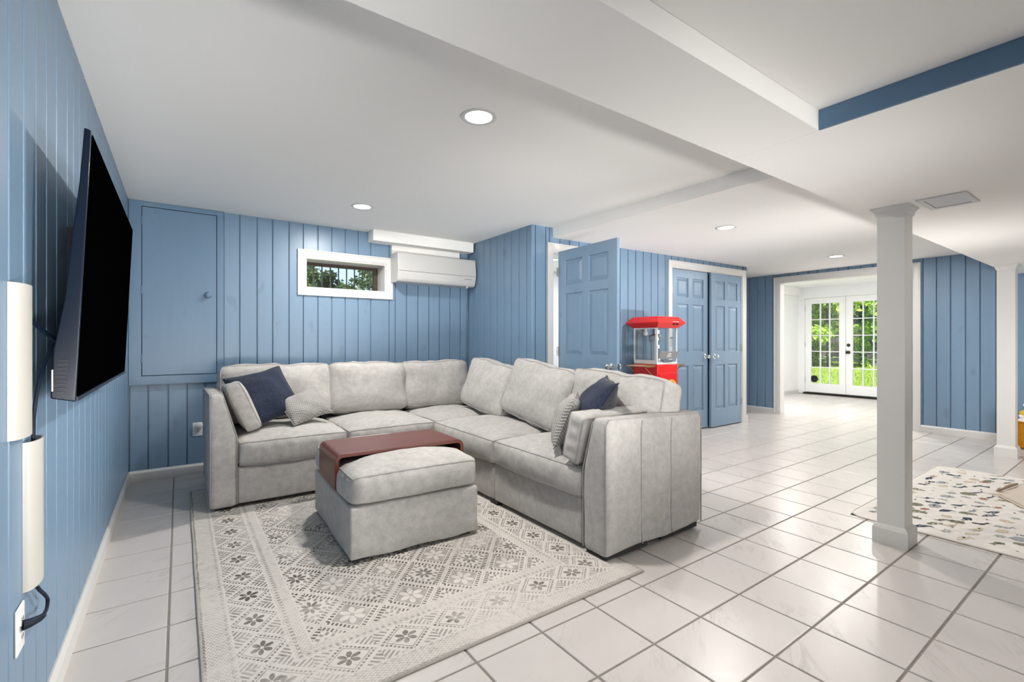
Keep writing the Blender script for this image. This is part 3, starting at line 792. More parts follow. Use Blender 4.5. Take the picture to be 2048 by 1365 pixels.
def pillow(name, w, h, t, Mx, mat, seed=0, parent=None, back=None, n=22, pinch=.07, power=.55):
    """knife-edge throw pillow in its local xz plane, thickness along y"""
    so = Vector((seed*5.1, seed*2.7, seed)); vs, fs = [], []
    def pt(i, j, s):
        x, y = -1+2*i/n, -1+2*j/n
        k = max(0, (1-x*x)*(1-y*y))**power
        px = x*(1-pinch*(1-y*y)); py = y*(1-pinch*(1-x*x))
        dn = mnoise.noise(Vector((x*2.0, y*2.0, s*3))+so)*.018*(k+.2)
        return Vector((px*w/2, s*(t/2*k+.004)+dn, py*h/2 + mnoise.noise(Vector((x*1.5, 3, y*1.5))+so)*.012))
    idx = {}
    def V(i, j, s):
        e = i in (0, n) or j in (0, n); key = (i, j, 0 if e else s)
        if key not in idx:
            idx[key] = len(vs); p = pt(i, j, s)
            if e: p.y = (pt(i, j, 1).y + pt(i, j, -1).y)/2
            vs.append(p)
        return idx[key]
    mi = []
    for s in (1, -1):
        for i in range(n):
            for j in range(n):
                q = (V(i,j,s), V(i+1,j,s), V(i+1,j+1,s), V(i,j+1,s)); fs.append(q if s < 0 else q[::-1]); mi.append(1 if (s > 0 and back) else 0)
    me = mesh(vs, fs); me.materials.append(mat)
    if back: me.materials.append(back); me.polygons.foreach_set('material_index', mi)
    o = link(name, me, None, parent, smooth=True); o.matrix_local = Mx
    rim = [pt(i, 0, 1) for i in range(n)] + [pt(n, j, 1) for j in range(n)] + [pt(i, n, 1) for i in range(n, 0, -1)] + [pt(0, j, 1) for j in range(n, 0, -1)]
    for p in rim: p.y = 0
    MB().tube([p*1.0 for p in rim], .0035, 5, closed=True).build('seam', back or mat, o, smooth=True)
    return o

# ------------------------------------------------------------------ rug
rg = thing('area_rug', 'faded cream and taupe rug of diamond medallions under the ottoman', 'rug', ((RUG[0]+RUG[2])/2, (RUG[1]+RUG[3])/2, 0))
def rug_body():
    vs, fs = [], []; nx, ny = 24, 36; w, l = RUG[2]-RUG[0], RUG[3]-RUG[1]
    for j in range(ny+1):
        for i in range(nx+1):
            x, y = -w/2+w*i/nx, -l/2+l*j/ny
            e = .0035*mnoise.noise(Vector((x*3, y*3, 0)))
            vs.append((x+(e if i in (0, nx) else 0), y+(e if j in (0, ny) else 0), .0105))
    for j in range(ny):
        for i in range(nx): fs.append((j*(nx+1)+i, j*(nx+1)+i+1, (j+1)*(nx+1)+i+1, (j+1)*(nx+1)+i))
    link('pile', mesh(vs, fs), M['rug'], rg)
    rim = [vs[i] for i in range(nx)] + [vs[j*(nx+1)+nx] for j in range(ny)] + [vs[ny*(nx+1)+i] for i in range(nx, 0, -1)] + [vs[j*(nx+1)] for j in range(ny, 0, -1)]
    MB().tube([(x, y, .0062) for x, y, z in rim], .0058, 6, closed=True).build('binding', M['hem'], rg, smooth=True)
    MB().box((-w/2+.004, -l/2+.004, .0008), (w/2-.004, l/2-.004, .0095)).build('backing', M['hem'], rg)
rug_body()

# ------------------------------------------------------------------ sectional sofa
sf = thing('sectional_sofa', 'light grey L-shaped sectional sofa with loose boxy cushions, standing on the rug', 'sofa', (1.3, 3.4, 0))
SL = Vector((1.3, 3.4, 0))
def SP(x0, x1, y0, y1, z0, z1): return (x1-x0, y1-y0, z1-z0), Vector(((x0+x1)/2, (y0+y1)/2, (z0+z1)/2))-SL
YF, XF_ = 3.66, 1.782
def base(x0, x1, y0, y1, seed):
    s, c = SP(x0+.004, x1-.004, y0+.004, y1-.004, .038, .292)
    soft_box('seat_base', s, .014, (8, 8, 3), sf, M['fabric'], Matrix.Translation(c), None, .003, seed, wfreq=4)
base(.318, 1.05, YF, 4.48, 1); base(1.05, XF_, YF, 4.48, 2); base(XF_, 2.49, YF, 4.48, 3)
base(XF_, 2.49, 2.735, YF, 4); base(XF_, 2.49, 1.86, 2.735, 5)
def seat(x0, x1, y0, y1, seed, ct=.05, front=None, tilt=None):
    s, c = SP(x0+.003, x1-.003, y0+.003, y1-.003, .292, .460)
    d0 = puff(ct, .0, .010, .010)
    def d(q, nr, t):
        q = d0(q, nr, t)
        if front == 'y-' and t.y < 0: q.y += -.014*(1-t.z*t.z)*(1-abs(t.x)**4); q.z += -.010*max(0, -t.z)*(1-t.x*t.x)*max(0, -t.y)
        if front == 'x-' and t.x < 0: q.x += -.016*(1-t.z*t.z)*(1-abs(t.y)**4); q.z += -.012*max(0, -t.z)*(1-t.y*t.y)*max(0, -t.x)
        # fine pull creases on the front border
        f = (-t.y if front == 'y-' else -t.x if front == 'x-' else 0)
        if f > .9: q = q + nr*(.0048*math.sin((q.x+q.y)*95+2.5*math.sin((q.x-q.y)*17+seed))*(1-t.z*t.z))
        return q
    soft_box('seat_cushion', s, .030, (30, 30, 6), sf, M['fabric'], Matrix.Translation(c), d, .006, seed, piping=((2, 1), (2, -1)))
seat(.325, 1.05, YF-.02, 4.42, 11, front='y-'); seat(1.05, XF_+.01, YF-.02, 4.42, 12, front='y-'); seat(XF_+.012, 2.46, YF, 4.42, 13, .045)
seat(XF_-.02, 2.46, 2.72, YF-.005, 14, front='x-'); seat(XF_-.02, 2.46, 1.845, 2.715, 15, .045, front='x-')
# backs
def back(x0, x1, y0, y1, z1, seed, n=(8, 4, 6)):
    s, c = SP(x0+.003, x1-.003, y0+.003, y1-.003, .038, z1)
    soft_box('back_panel', s, .03, n, sf, M['fabric'], Matrix.Translation(c), None, .004, seed, wfreq=4)
back(.18, 1.05, 4.49, 4.62, .72, 21); back(1.05, 1.785, 4.49, 4.62, .72, 22); back(1.785, 2.62, 4.49, 4.62, .72, 23)
back(2.495, 2.62, 2.735, 4.485, .72, 24); back(2.495, 2.62, 1.86, 2.735, .72, 25)
# side panels: tapered towards the top on the seat side
def side_panel(x0, x1, y0, y1, z1, axis, inner, taper, seed, z_start, drop=.0):
    s, c = SP(x0, x1, y0, y1, .032, z1)
    long = 1 - axis
    def d(q, nr, t):
        q = q.copy(); h = max(0.0, ((q.z + c.z) - z_start)/(z1 - z_start)); k = min(1, h)
        q[axis] -= inner*taper*k*((t[axis]*inner+1)/2)
        # three upholstered fields on the outer face
        u = (t[long]*(s[long]/2)/(s[long]/2-.028)+1)/2*3; f = abs(math.sin(math.pi*u))
        if t[axis]*inner < -.5: q[axis] += -inner*.013*(f**.45-1)*(1-abs(t.z)**8)*(1 if .15 < u < 2.85 else 0)
        q.z -= drop*t[long]*(1 if t.z > 0 else 0)*h
        if nr.z < -.4: q.z -= .006*math.sin(t[long]*5+seed)
        return q
    n = [14, 14, 14]; n[axis] = 4; n[long] = 48
    o = soft_box('side_panel', s, .028, n, sf, M['fabric'], Matrix.Translation(c), d, .004, seed, wfreq=5)
    # welt along the two outer profile edges and the field seams
    hy = s[long]/2; hx = s[axis]/2; hz = s[2]/2
    def wp(lo, a, z):
        p = [0, 0, 0]; p[long] = lo; p[axis] = a; p[2] = z; q = Vector(p); t = Vector([q[i]/(s[i]/2) for i in range(3)]); return d(q, Vector((0,0,0)), t)
    ext = hy-.004
    for a in (inner*(hx-.004), -inner*(hx-.004)):
        path = [wp(-ext, a, -hz+.01+(2*hz-.045)*i/14) for i in range(15)] + [wp(-ext+.02, a, hz-.006)] + [wp(-ext+.03+(2*ext-.06)*i/20, a, hz-.004) for i in range(21)] + [wp(ext-.004, a, hz-.03), wp(ext, a, hz-.06)] + [wp(ext, a, -hz+.01)]
        MB().tube(path, .0042, 6).build('piping', M['piping'], o, smooth=True)
    for u in (1/3, 2/3):
        lo = (hy-.028)*(2*u-1)
        MB().tube([wp(lo, -inner*(hx+.0005), -hz+.01+(2*hz-.03)*i/12) for i in range(13)], .0045, 6).build('seam', M['piping'], o, smooth=True)
side_panel(.162, .322, 3.655, 4.60, .778, 0, 1, .085, 31, .50, .012)
side_panel(1.772, 2.612, 1.672, 1.845, .728, 1, 1, .082, 32, .46, .016)
# feet
for x, y in ((.24, 3.74), (.24, 4.5), (1.05, 3.74), (1.74, 3.80), (1.05, 4.5), (1.80, 4.5), (2.53, 4.5), (1.83, 2.735), (2.53, 2.735), (2.53, 3.6)):
    MB().box((x-.045-SL.x, y-.045-SL.y, .0115 if x < 1.86 and y < 4.25 else .0005), (x+.045-SL.x, y+.045-SL.y, .042)).build('foot', M['dark'], sf)
for x0, x1 in ((1.79, 2.12), (2.24, 2.585)):
    MB().box((x0-SL.x, 1.690-SL.y, .0115), (x1-SL.x, 1.83-SL.y, .045)).build('foot', M['dark'], sf)
# loose back cushions: local x along the back, -y is the front
def bcush(w, h, t, loc, rz, lean, roll, seed, front=.055, backp=.03):
    d0 = puff(backp, front, .012, .016, face=1)
    def d(q, nr, tt):
        q = d0(q, nr, tt); kc = (abs(tt.x)*abs(tt.z))**4; q.x *= 1-.045*kc; q.z *= 1-.085*kc
        if tt.z > .5: q.z += .018*mnoise.noise(Vector((tt.x*2.2, seed, 0)))*tt.z + .010*(abs(tt.x)**2 - .5)
        if abs(tt.x) > .8: q = q + nr*(.0035*math.sin(q.z*70+seed))*(1-tt.y**2)
        if tt.z < -.3: q.y -= .012*(-tt.z)
        return q
    Mx = Matrix.Translation(Vector(loc)-SL) @ Matrix.Rotation(rz, 4, 'Z') @ Matrix.Rotation(lean, 4, 'X') @ Matrix.Rotation(roll, 4, 'Y')
    soft_box('back_cushion', (w, t, h), .038, (26, 7, 22), sf, M['fabric'], Mx, d, .013, seed, piping=((1, -1), (1, 1)), wfreq=7, pr=.0055)
bcush(.84, .46, .17, (.675, 4.385, .715), 0, R(-13), R(0), 41)
bcush(.715, .46, .17, (1.435, 4.385, .71), 0, R(-13), R(1), 42)
bcush(.74, .46, .17, (2.14, 4.395, .705), R(-2), R(-13), R(0), 43, .04)
RZ = R(-90)
bcush(.76, .46, .18, (2.37, 3.64, .715), RZ, R(-15), R(6), 44)
bcush(.80, .47, .18, (2.345, 2.88, .722), RZ, R(-16), R(7), 45, .06)
bcush(.80, .46, .18, (2.375, 2.13, .70), RZ, R(-13), R(3), 46)
# loose arm cushions with a boxed border
def acush(w, h, t, Mx, seed):
    d0 = puff(.022, .022, .006, .006, face=1)
    def d(q, nr, tt):
        q = d0(q, nr, tt)
        if abs(tt.y) < .6: q = q + nr*(.003*math.sin((q.x+q.z)*85+seed))
        return q
    soft_box('arm_cushion', (w, t, h), .022, (20, 5, 18), sf, M['fabric'], Mx, d, .006, seed, piping=((1, -1), (1, 1)), wfreq=8)
acush(.44, .36, .10, Matrix.Translation(Vector((.378, 4.03, .665))-SL) @ Matrix.Rotation(R(90), 4, 'Z') @ Matrix.Rotation(R(-23), 4, 'X') @ Matrix.Rotation(R(3), 4, 'Y'), 51)
acush(.66, .272, .115, Matrix.Translation(Vector((2.075, 1.892, .614))-SL) @ Matrix.Rotation(R(180), 4, 'Z') @ Matrix.Rotation(R(-15), 4, 'X'), 52)

# ------------------------------------------------------------------ throw pillows
def posed(loc, xa, za):
    z = Vector(za).normalized(); x = Vector(xa); x = (x - z*x.dot(z)).normalized(); y = z.cross(x)
    m = Matrix((x, y, z)).transposed().to_4x4(); m.translation = Vector(loc); return m
tag(pillow('throw_pillow', .42, .47, .16, posed((.535, 4.02, .730), (.41, .05, .03), (-.15, .30, .35)), M['navy'], 1, back=M['charcoal']), 'square navy throw pillow leaning beside the grey lumbar pillow near the window', 'pillow')
tag(pillow('throw_pillow', .37, .28, .13, posed((.805, 3.965, .635), (.36, .09, -.02), (-.12, .17, .20)), M['chevron'], 2), 'grey chevron lumbar pillow lying beside the navy pillow on the window-side seat', 'pillow')
tag(pillow('throw_pillow', .47, .45, .19, posed((2.065, 2.06, .725), (-.72, -.69, -.22), (.40, -.36, .84)), M['navy'], 3, back=M['charcoal']), 'square navy throw pillow seen edge-on beside the end arm of the sofa', 'pillow')
tag(pillow('throw_pillow', .36, .33, .14, posed((1.945, 2.165, .668), (-.72, -.66, -.10), (.30, -.26, .92)), M['chevron'], 4), 'grey chevron pillow propped before the edge-on navy pillow', 'pillow')

# ------------------------------------------------------------------ ottoman and tray table
OT = (1.085, 2.835, .0); OR = R(-2.2)
ot = thing('ottoman', 'square grey upholstered ottoman with a plump top cushion on the rug', 'ottoman', OT, OR)
def od(q, nr, t):
    q = q.copy()
    if nr.z < -.4: q.z += .004*math.sin(t.x*7+t.y*5)
    return q
soft_box('ottoman_base', (.735, .915, .268), .014, (14, 14, 5), ot, M['fabric'], TR((0, 0, .164)), od, .003, 61, wfreq=4)
d0_ = puff(.068, 0, .010, .012)
def ocd(q, nr, t):
    q = d0_(q, nr, t); kc = (abs(t.x)*abs(t.y))**7; q.x *= 1-.040*kc; q.y *= 1-.032*kc; q.z -= .010*kc*max(0, t.z)
    e = max(abs(t.x), abs(t.y))
    if abs(t.z) < .8 and e > .97: q = q + nr*(.0022*math.sin((q.x+q.y)*80))
    # the tray table presses the crown down
    if t.z > .5 and abs(q.y-.02) < .27: q.z -= .044*(1-((q.y-.02)/.27)**4)*(1-abs(t.x)**6)
    return q
soft_box('seat_cushion', (.745, .925, .158), .042, (30, 34, 6), ot, M['fabric'], TR((0, 0, .3795)), ocd, .004, 62, piping=((2, 1),))
for x in (-.3, .3):
    for y in (-.39, .39): MB().box((x-.03, y-.03, .0115), (x+.03, y+.03, .034)).build('foot', M['dark'], ot)
def tray_table():
    t = thing('tray_table', 'bent mahogany tray table straddling the ottoman cushion', 'table', (OT[0], OT[1]+.0, .0), OR)
    hw, top, th, r, y0, y1, zb = .390, .528, .022, .045, -.225, .195, .335
    def prof(off):
        w, z = hw-off, top-off; rr = r-off; P = [(-w, zb)]
        P += [(-w+rr-rr*math.cos(a), z-rr+rr*math.sin(a)) for a in [math.pi/2*i/8 for i in range(9)]]
        P += [(w-rr+rr*math.sin(a), z-rr+rr*math.cos(a)) for a in [math.pi/2*i/8 for i in range(9)]]
        return P + [(w, zb)]
    poly = prof(0) + prof(th)[::-1]
    n = len(poly); vs = [(x, y0, z) for x, z in poly] + [(x, y1, z) for x, z in poly]
    k = n//2
    fs = [(i, (i+1) % n, n+(i+1) % n, n+i) for i in range(n)]
    for i in range(k-1): fs += [(i, i+1, n-2-i, n-1-i)[::-1], (n+i, n+i+1, n+n-2-i, n+n-1-i)]
    o = MB().add(vs, fs).build('bent_shell', M['mahogany'], t); soften(o, .0018, 2, 50)
    return t
tray_table()

# ------------------------------------------------------------------ television
def television():
    y0, y1 = 1.80, 3.25; yc = (y0+y1)/2
    t = thing('television', 'large black flat television tilted out from the blue plank wall', 'television', (XL, yc, 1.36))
    o3 = Vector((XL, yc, 1.36))
    def X(x, y, z): return Vector((x, y, z))-o3
    fb, ft = (-.240, .972), (-.206, 1.752)
    body = [fb, ft, (-.222, 1.757), (-.232, 1.60), (-.250, 1.42), (-.262, 1.27), (-.286, 1.12), (-.292, .985)]
    b = MB().prism([X(x, y0, z) for x, z in body], (0, y1-y0, 0)).build('body', M['tvside'], t); soften(b, .004, 2)
    dz = (ft[1]-fb[1]); sl = (ft[0]-fb[0])/dz
    def fx(z): return fb[0]+(z-fb[1])*sl
    def scr(z0, z1, a, c, d0, d1, name, mat):
        vs = [X(fx(z)+d, y, z) for d in (d0, d1) for y, z in ((a, z0), (c, z0), (c, z1), (a, z1))]
        return MB().add(vs, [(0,1,2,3),(4,7,6,5),(0,4,5,1),(1,5,6,2),(2,6,7,3),(3,7,4,0)]).build(name, mat, t)
    scr(fb[1]+.016, ft[1]-.010, y0+.010, y1-.010, .0008, .0024, 'screen', M['screen'])
    scr(fb[1]+.002, fb[1]+.014, y0+.004, y1-.004, .0008, .0050, 'lower_bezel', M['tvside'])
    for k in range(9):
        z = 1.0+.011*k
        MB().box(X(-.285+.0012*k, y0-.003, z), X(-.262+.0012*k, y0+.002, z+.004)).build('vent_slot', M['black'], t) if k < 9 else None
    MB().box(X(-.2885, y0-.0035, 1.005), X(-.2855, y0+.002, 1.065)).build('port_label', M['plate'], t)
    MB().box(X(XL+.001, yc-.20, 1.16), X(XL+.018, yc+.20, 1.56)).build('wall_bracket', M['black'], t)
    for y in (yc-.16, yc+.16): MB().box(X(XL+.015, y-.02, 1.18), X(-.250, y+.02, 1.50)).build('bracket_arm', M['black'], t)
    MB().tube([X(XL+.012, 1.76, 1.20), X(XL+.045, 1.86, 1.145), X(XL+.05, 1.93, 1.13)], .006, 8).build('antenna_lead', M['tvside'], t, smooth=True)
television()
def raceway(z0, z1, y, w, label):
    t = thing('cable_cover', label, 'cable cover', (XL, y, z0)); r = w/2; d = .026
    arc = [(r*math.cos(a), d*math.sin(a)**.8) for a in [math.pi*i/14 for i in range(15)]]
    inn = [(x*.9, q*.88) for x, q in arc][::-1]
    sec = arc + inn; n = len(sec); k = len(arc)
    vs = [(q+.0005, x, 0) for x, q in sec] + [(q+.0005, x, z1-z0) for x, q in sec]
    fs = [(i, (i+1) % n, n+(i+1) % n, n+i) for i in range(n)]
    for i in range(k-1): fs += [(i, i+1, n-2-i, n-1-i), (n+i, n+i+1, 2*n-2-i, 2*n-1-i)]
    MB().add(vs, fs).build('channel', M['ivory'], t, smooth=True)
    return t
raceway(.905, 1.287, 1.680, .145, 'upper ivory cable cover strip mounted vertically on the blue wall')
raceway(.485, .878, 1.808, .135, 'lower ivory cable cover strip with the dark cord emerging at both ends')
pc = thing('power_cord', 'dark power cord running from the television down to the wall outlet', 'cord', (XL, 1.80, .9))
def smooth_path(P, n=8):
    P = [Vector(p) for p in P]; out = []
    for i in range(len(P)-1):
        a, b, c, d = P[max(0, i-1)], P[i], P[i+1], P[min(len(P)-1, i+2)]
        for k in range(n):
            t = k/n; out.append(.5*((2*b)+(c-a)*t+(2*a-5*b+4*c-d)*t*t+(3*b-a-3*c+d)*t**3))
    return out + [P[-1]]
q_ = Vector((XL, 1.80, .9))
pth = smooth_path([Vector(p)-q_ for p in ((-.30, 2.0, 1.16), (-.298, 1.90, 1.150), (-.302, 1.862, 1.118), (-.312, 1.81, 1.05), (-.318, 1.785, .98), (-.323, 1.79, .90), (-.323, 1.80, .70), (-.322, 1.80, .50), (-.318, 1.815, .462), (-.314, 1.87, .418), (-.314, 1.905, .388), (-.310, 1.87, .378), (-.300, 1.78, .402), (-.297, 1.742, .411))])
MB().tube(pth, .0046, 8).build('cable', M['cord'], pc, smooth=True)
MB().tube([Vector((-.326, 1.700, .418))-q_, Vector((-.312, 1.706, .418))-q_, Vector((-.300, 1.722, .416))-q_, Vector((-.297, 1.748, .410))-q_], lambda f: .013-.006*f, 10).build('plug', M['cord'], pc, smooth=True)

def outlet(loc, rz, label, s=1.0):
    """duplex outlet: local y points into the wall, -y to the room"""
    t = thing('wall_outlet', label, 'outlet', loc, rz)
    soften(MB().box((-.036, -.006, -.058), (.036, -.0004, .058)).build('plate', M['plate'], t), .003, 2)
    for z in (-.022, .022):
        rc = MB().lathe([(0, 0), (.0165, 0), (.017, .002), (.0165, .0025)], (0, -.0085, z), 'Y', 18).build('receptacle', M['plate'], t, smooth=True)
        for x in (-.006, .006): MB().box((x-.0012, -.0092, z-.002), (x+.0012, -.0084, z+.007)).build('slot', M['dark'], rc)
    MB().lathe([(0, 0), (.0035, 0), (.0035, .0012)], (0, -.0074, 0), 'Y', 10).build('screw', M['steel'], t)
    return t
outlet((XL, 1.700, .412), R(90), 'white duplex outlet below the cable covers with the cord plugged in')
outlet((.129, YB, .381), 0, 'white duplex outlet beside the sofa arm with a round device plugged in')
nl = thing('night_light', 'round white plug-in night light in the outlet beside the sofa', 'night light', (.140, YB-.0095, .415))
MB().lathe([(0, -.030), (.016, -.030), (.025, -.026), (.028, -.018), (.028, -.006), (.024, 0), (0, 0)], (0,0,0), 'Y', 24).build('housing', M['plate'], nl, smooth=True)
MB().lathe([(.0, -.0325), (.010, -.032), (.012, -.0295)], (0,0,0), 'Y', 16).build('diffuser', M['bulb'], nl, smooth=True)

# ------------------------------------------------------------------ built-in wall cabinet
def wall_cabinet():
    y = YB-.0142
    t = thing('wall_cabinet', 'flush blue access cabinet built into the back wall above low planks', 'cabinet', (-.005, y, .785))
    o3 = Vector((-.005, y, .785))
    P = lambda u, d, z: Vector((u, y-d, z))-o3
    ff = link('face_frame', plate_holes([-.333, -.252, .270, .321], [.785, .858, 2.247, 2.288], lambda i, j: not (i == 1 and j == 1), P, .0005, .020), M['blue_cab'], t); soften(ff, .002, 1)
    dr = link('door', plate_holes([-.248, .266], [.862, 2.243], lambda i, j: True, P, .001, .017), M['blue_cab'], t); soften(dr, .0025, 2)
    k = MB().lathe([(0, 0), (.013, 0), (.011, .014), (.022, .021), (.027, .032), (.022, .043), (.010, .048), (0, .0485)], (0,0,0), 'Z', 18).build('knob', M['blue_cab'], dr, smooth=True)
    k.matrix_local = Matrix.Translation(P(.205, .0172, 1.543)) @ Vector((0, -1, 0)).to_track_quat('Z', 'Y').to_matrix().to_4x4()
    MB().prism([P(-.252, .0005, .855), P(.27, .0005, .855), P(.27, .0008, .855), P(-.252, .0008, .855)], (0, 0, 1.395)).build('reveal_shade', M['line'], t)  # dark sheet put in for the shade in the gap round the door
    for z in (1.0, 1.565, 2.13):
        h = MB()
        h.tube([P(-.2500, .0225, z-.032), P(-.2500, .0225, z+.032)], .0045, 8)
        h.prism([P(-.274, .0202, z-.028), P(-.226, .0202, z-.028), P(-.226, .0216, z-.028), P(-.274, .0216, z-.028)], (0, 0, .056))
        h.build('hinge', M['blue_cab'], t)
wall_cabinet()

# ------------------------------------------------------------------ air conditioner
def ac():
    x0, x1 = 1.858, 2.800; yb = YB-.0004
    t = thing('air_conditioner', 'white wall-mounted split air conditioner under the boxed bulkhead', 'air conditioner', ((x0+x1)/2, yb, 1.77))
    o3 = Vector(((x0+x1)/2, yb, 1.77))
    prof = [(0, .0), (0, .31), (.19, .312), (.205, .306), (.212, .295), (.222, .20), (.226, .125), (.222, .10), (.205, .030), (.190, .006), (.165, -.002), (.06, .0)]
    b = MB().prism([Vector((x0, yb-.031*0-p-.0, 1.77+z))-o3 for p, z in prof], (x1-x0, 0, 0)).build('housing', M['acw'], t); soften(b, .006, 3, 20)
    # front louvre flaps and the control field below the panel line
    def flap(a, c, name):
        sec = [(.2235, .112), (.2265, .108), (.2085, .030), (.2050, .032)]
        o = MB().prism([Vector((a, yb-p, 1.77+z))-o3 for p, z in sec], (c-a, 0, 0)).build(name, M['acw'], t); soften(o, .001, 1); return o
    w = x1-x0
    flap(x0+.055, x0+.055+(w-.09)*.40, 'louvre'); flap(x0+.061+(w-.09)*.40, x0+.055+(w-.09)*.80, 'louvre'); c = flap(x0+.061+(w-.09)*.80, x1-.018, 'control_field')
    MB().prism([Vector((x0+.008, yb-p, 1.77+z))-o3 for p, z in ((.2262, .1165), (.2268, .1165), (.2266, .1140), (.2260, .1140))], (w-.016, 0, 0)).build('panel_line_shade', M['line'], t)  # dark strip painted for the shade along the panel line
    for k in range(4):
        xa = x1-.150+.026*k
        MB().prism([Vector((xa, yb-p, 1.77+z))-o3 for p, z in ((.2222, .082), (.2230, .082), (.2215, .075), (.2205, .075))], (.014, 0, 0)).build('marking', M['line'], c)
    MB().lathe([(0, 0), (.011, 0), (.012, -.012), (.008, -.022), (0, -.025)], Vector((x1-.10, yb-.19, 1.772))-o3, 'Z', 14).build('sensor', M['acw'], t, smooth=True)
ac()

# ------------------------------------------------------------------ popcorn cart
def popcorn():
    x0, x1, y0, y1 = 4.13, 4.475, 3.165, 3.475; cx, cy = (x0+x1)/2, (y0+y1)/2; hx, hy = (x1-x0)/2, (y1-y0)/2
    t = thing('popcorn_machine', 'red popcorn machine with a glass box on its red cart', 'popcorn machine', (cx, cy, 0))
    def ring_loft(rings, name, mat, bev=.003):
        vs, fs = [], []
        for dx, dy, z in rings: vs += [(-dx,-dy,z),(dx,-dy,z),(dx,dy,z),(-dx,dy,z)]
        for k in range(len(rings)-1): fs += [(k*4+q, k*4+(q+1) % 4, k*4+4+(q+1) % 4, k*4+4+q) for q in range(4)]
        fs += [(3,2,1,0), tuple(len(vs)-4+q for q in range(4))]
        return soften(MB().add(vs, fs).build(name, mat, t), bev, 2)
    ring_loft([(hx+.006, hy+.006, 1.286), (hx+.065, hy+.065, 1.338), (hx+.065, hy+.065, 1.346), (hx+.012, hy+.012, 1.408)], 'hood', M['red'])
    for k in (0, 1):
        MB().box((.03+k*.055, -hy-.068, 1.318), (.047+k*.055, -hy-.050, 1.345)).build('rocker_switch', M['black'], t)
        MB().box((.022+k*.055, -hy-.062, 1.350), (.055+k*.055, -hy-.054, 1.356)).build('switch_marking', M['emblem_w'], t)
    # deck and glass case
    ring_loft([(hx, hy, .895), (hx, hy, .915)], 'deck', M['alu'], .002)
    p = .011
    for sx in (-1, 1):
        for sy in (-1, 1): MB().box((sx*hx-(p if sx < 0 else p*1)*1.0 if sx > 0 else -hx, sy*hy-p if sy > 0 else -hy, .915), (hx if sx > 0 else -hx+p, hy if sy > 0 else -hy+p, 1.288)).build('corner_post', M['alu'], t)
    for nm, a, b in (('glass_panel', (-hx+.003, -hy+p, .925), (-hx+.006, hy-p, 1.286)), ('glass_panel', (hx-.006, -hy+p, .925), (hx-.003, hy-p, 1.286)), ('glass_panel', (-hx+p, hy-.006, .925), (hx-p, hy-.003, 1.286)), ('glass_door', (-hx+p, -hy+.003, 1.035), (hx-p, -hy+.006, 1.286))):
        MB().box(a, b).build(nm, M['pglass'], t)
    # white frame of the side glass
    link('side_frame', plate_holes([-hy, -hy+.022, hy-.016, hy], [.915, .94, 1.275, 1.288], lambda i, j: not (i == 1 and j == 1), lambda u, d, z: Vector((-hx-d, u, z)), 0, .004), M['alu'], t)
    for z in (1.085, 1.24):
        MB().box((-hx-.002, -hy-.008, z-.018), (-hx+.028, -hy+.0, z+.018)).build('hinge', M['alu'], t)
    # tilt-out chute panel
    ch = MB().prism([(-hx+.015, -hy-.004, .952), (-hx+.015, -hy-.030, 1.030), (-hx+.015, -hy-.026, 1.034), (-hx+.015, -hy+.002, .955)], (2*hx-.03, 0, 0)).build('chute_panel', M['tray'], t)
    eb = MB(); ez = .985
    def onp(x, z): return (x, -hy-.0052-(z-.952)/.078*.026, z)
    pts = [onp(.01+.03*math.cos(a), ez+.018+.014*math.sin(a)) for a in [math.pi*i/10 for i in range(11)]]
    eb.add(pts, [tuple(range(11))])
    for k in range(4): eb.add([onp(-.020+.017*k, ez-.004), onp(-.010+.017*k, ez-.004), onp(-.010+.017*k, ez+.014), onp(-.020+.017*k, ez+.014)], [(0,1,2,3)])
    eb.add([onp(-.03, ez-.012), onp(.05, ez-.012), onp(.05, ez-.006), onp(-.03, ez-.006)], [(0,1,2,3)])
    eb.build('emblem', M['emblem_w'], ch)
    MB().box((-hx+.016, -hy-.012, .938), (-hx+.034, -hy-.002, .955)).build('latch', M['plate'], t)
    gl = MB()
    def ong(x, z): return (x, -hy+.0012, z)
    gl.add([ong(.075+.035*math.cos(a), 1.17+.020*math.sin(a)) for a in [math.pi*i/10 for i in range(11)]], [tuple(range(11))])
    for k in range(4): gl.add([ong(.05, 1.150-.02*k), ong(.10-.012*(k % 2), 1.150-.02*k), ong(.10-.012*(k % 2), 1.157-.02*k), ong(.05, 1.157-.02*k)], [(0,1,2,3)])
    gl.build('glass_emblem', M['emblem_d'], t)
    MB().box((-.075, -hy-.010, .917), (.085, -hy+.02, .940)).build('crumb_drawer', M['steel'], t)
    # kettle hanging inside, its arm and the warming lamp
    MB().lathe([(0, 1.13), (.055, 1.13), (.065, 1.145), (.068, 1.20), (.060, 1.212), (.02, 1.222), (0, 1.225)], (.03, .03, 0), 'Z', 20).build('kettle', M['steel'], t, smooth=True)
    MB().tube([(.03, .03, 1.22), (.03, .03, 1.29)], .006, 8).build('kettle_rod', M['steel'], t)
    MB().lathe([(0, 1.205), (.018, 1.208), (.026, 1.222), (.024, 1.24), (.013, 1.256), (.012, 1.287)], (-.105, .05, 0), 'Z', 14).build('lamp', M['bulb'], t, smooth=True)
    MB().box((.075, .05, 1.16), (.12, .10, 1.28)).build('motor_box', M['tray'], t)
    # cart
    ring_loft([(hx+.004, hy+.004, .14), (hx+.004, hy+.004, .893)], 'cart_cabinet', M['red'], .006)
    cd = MB().box((-hx+.012, -hy-.012, .17), (hx-.012, -hy-.0045, .80)).build('cart_door', M['red'], t); soften(cd, .003, 2)
    MB().box((-hx+.018, -hy-.018, .74), (-hx+.05, -hy-.012, .79)).build('hinge', M['red'], t)
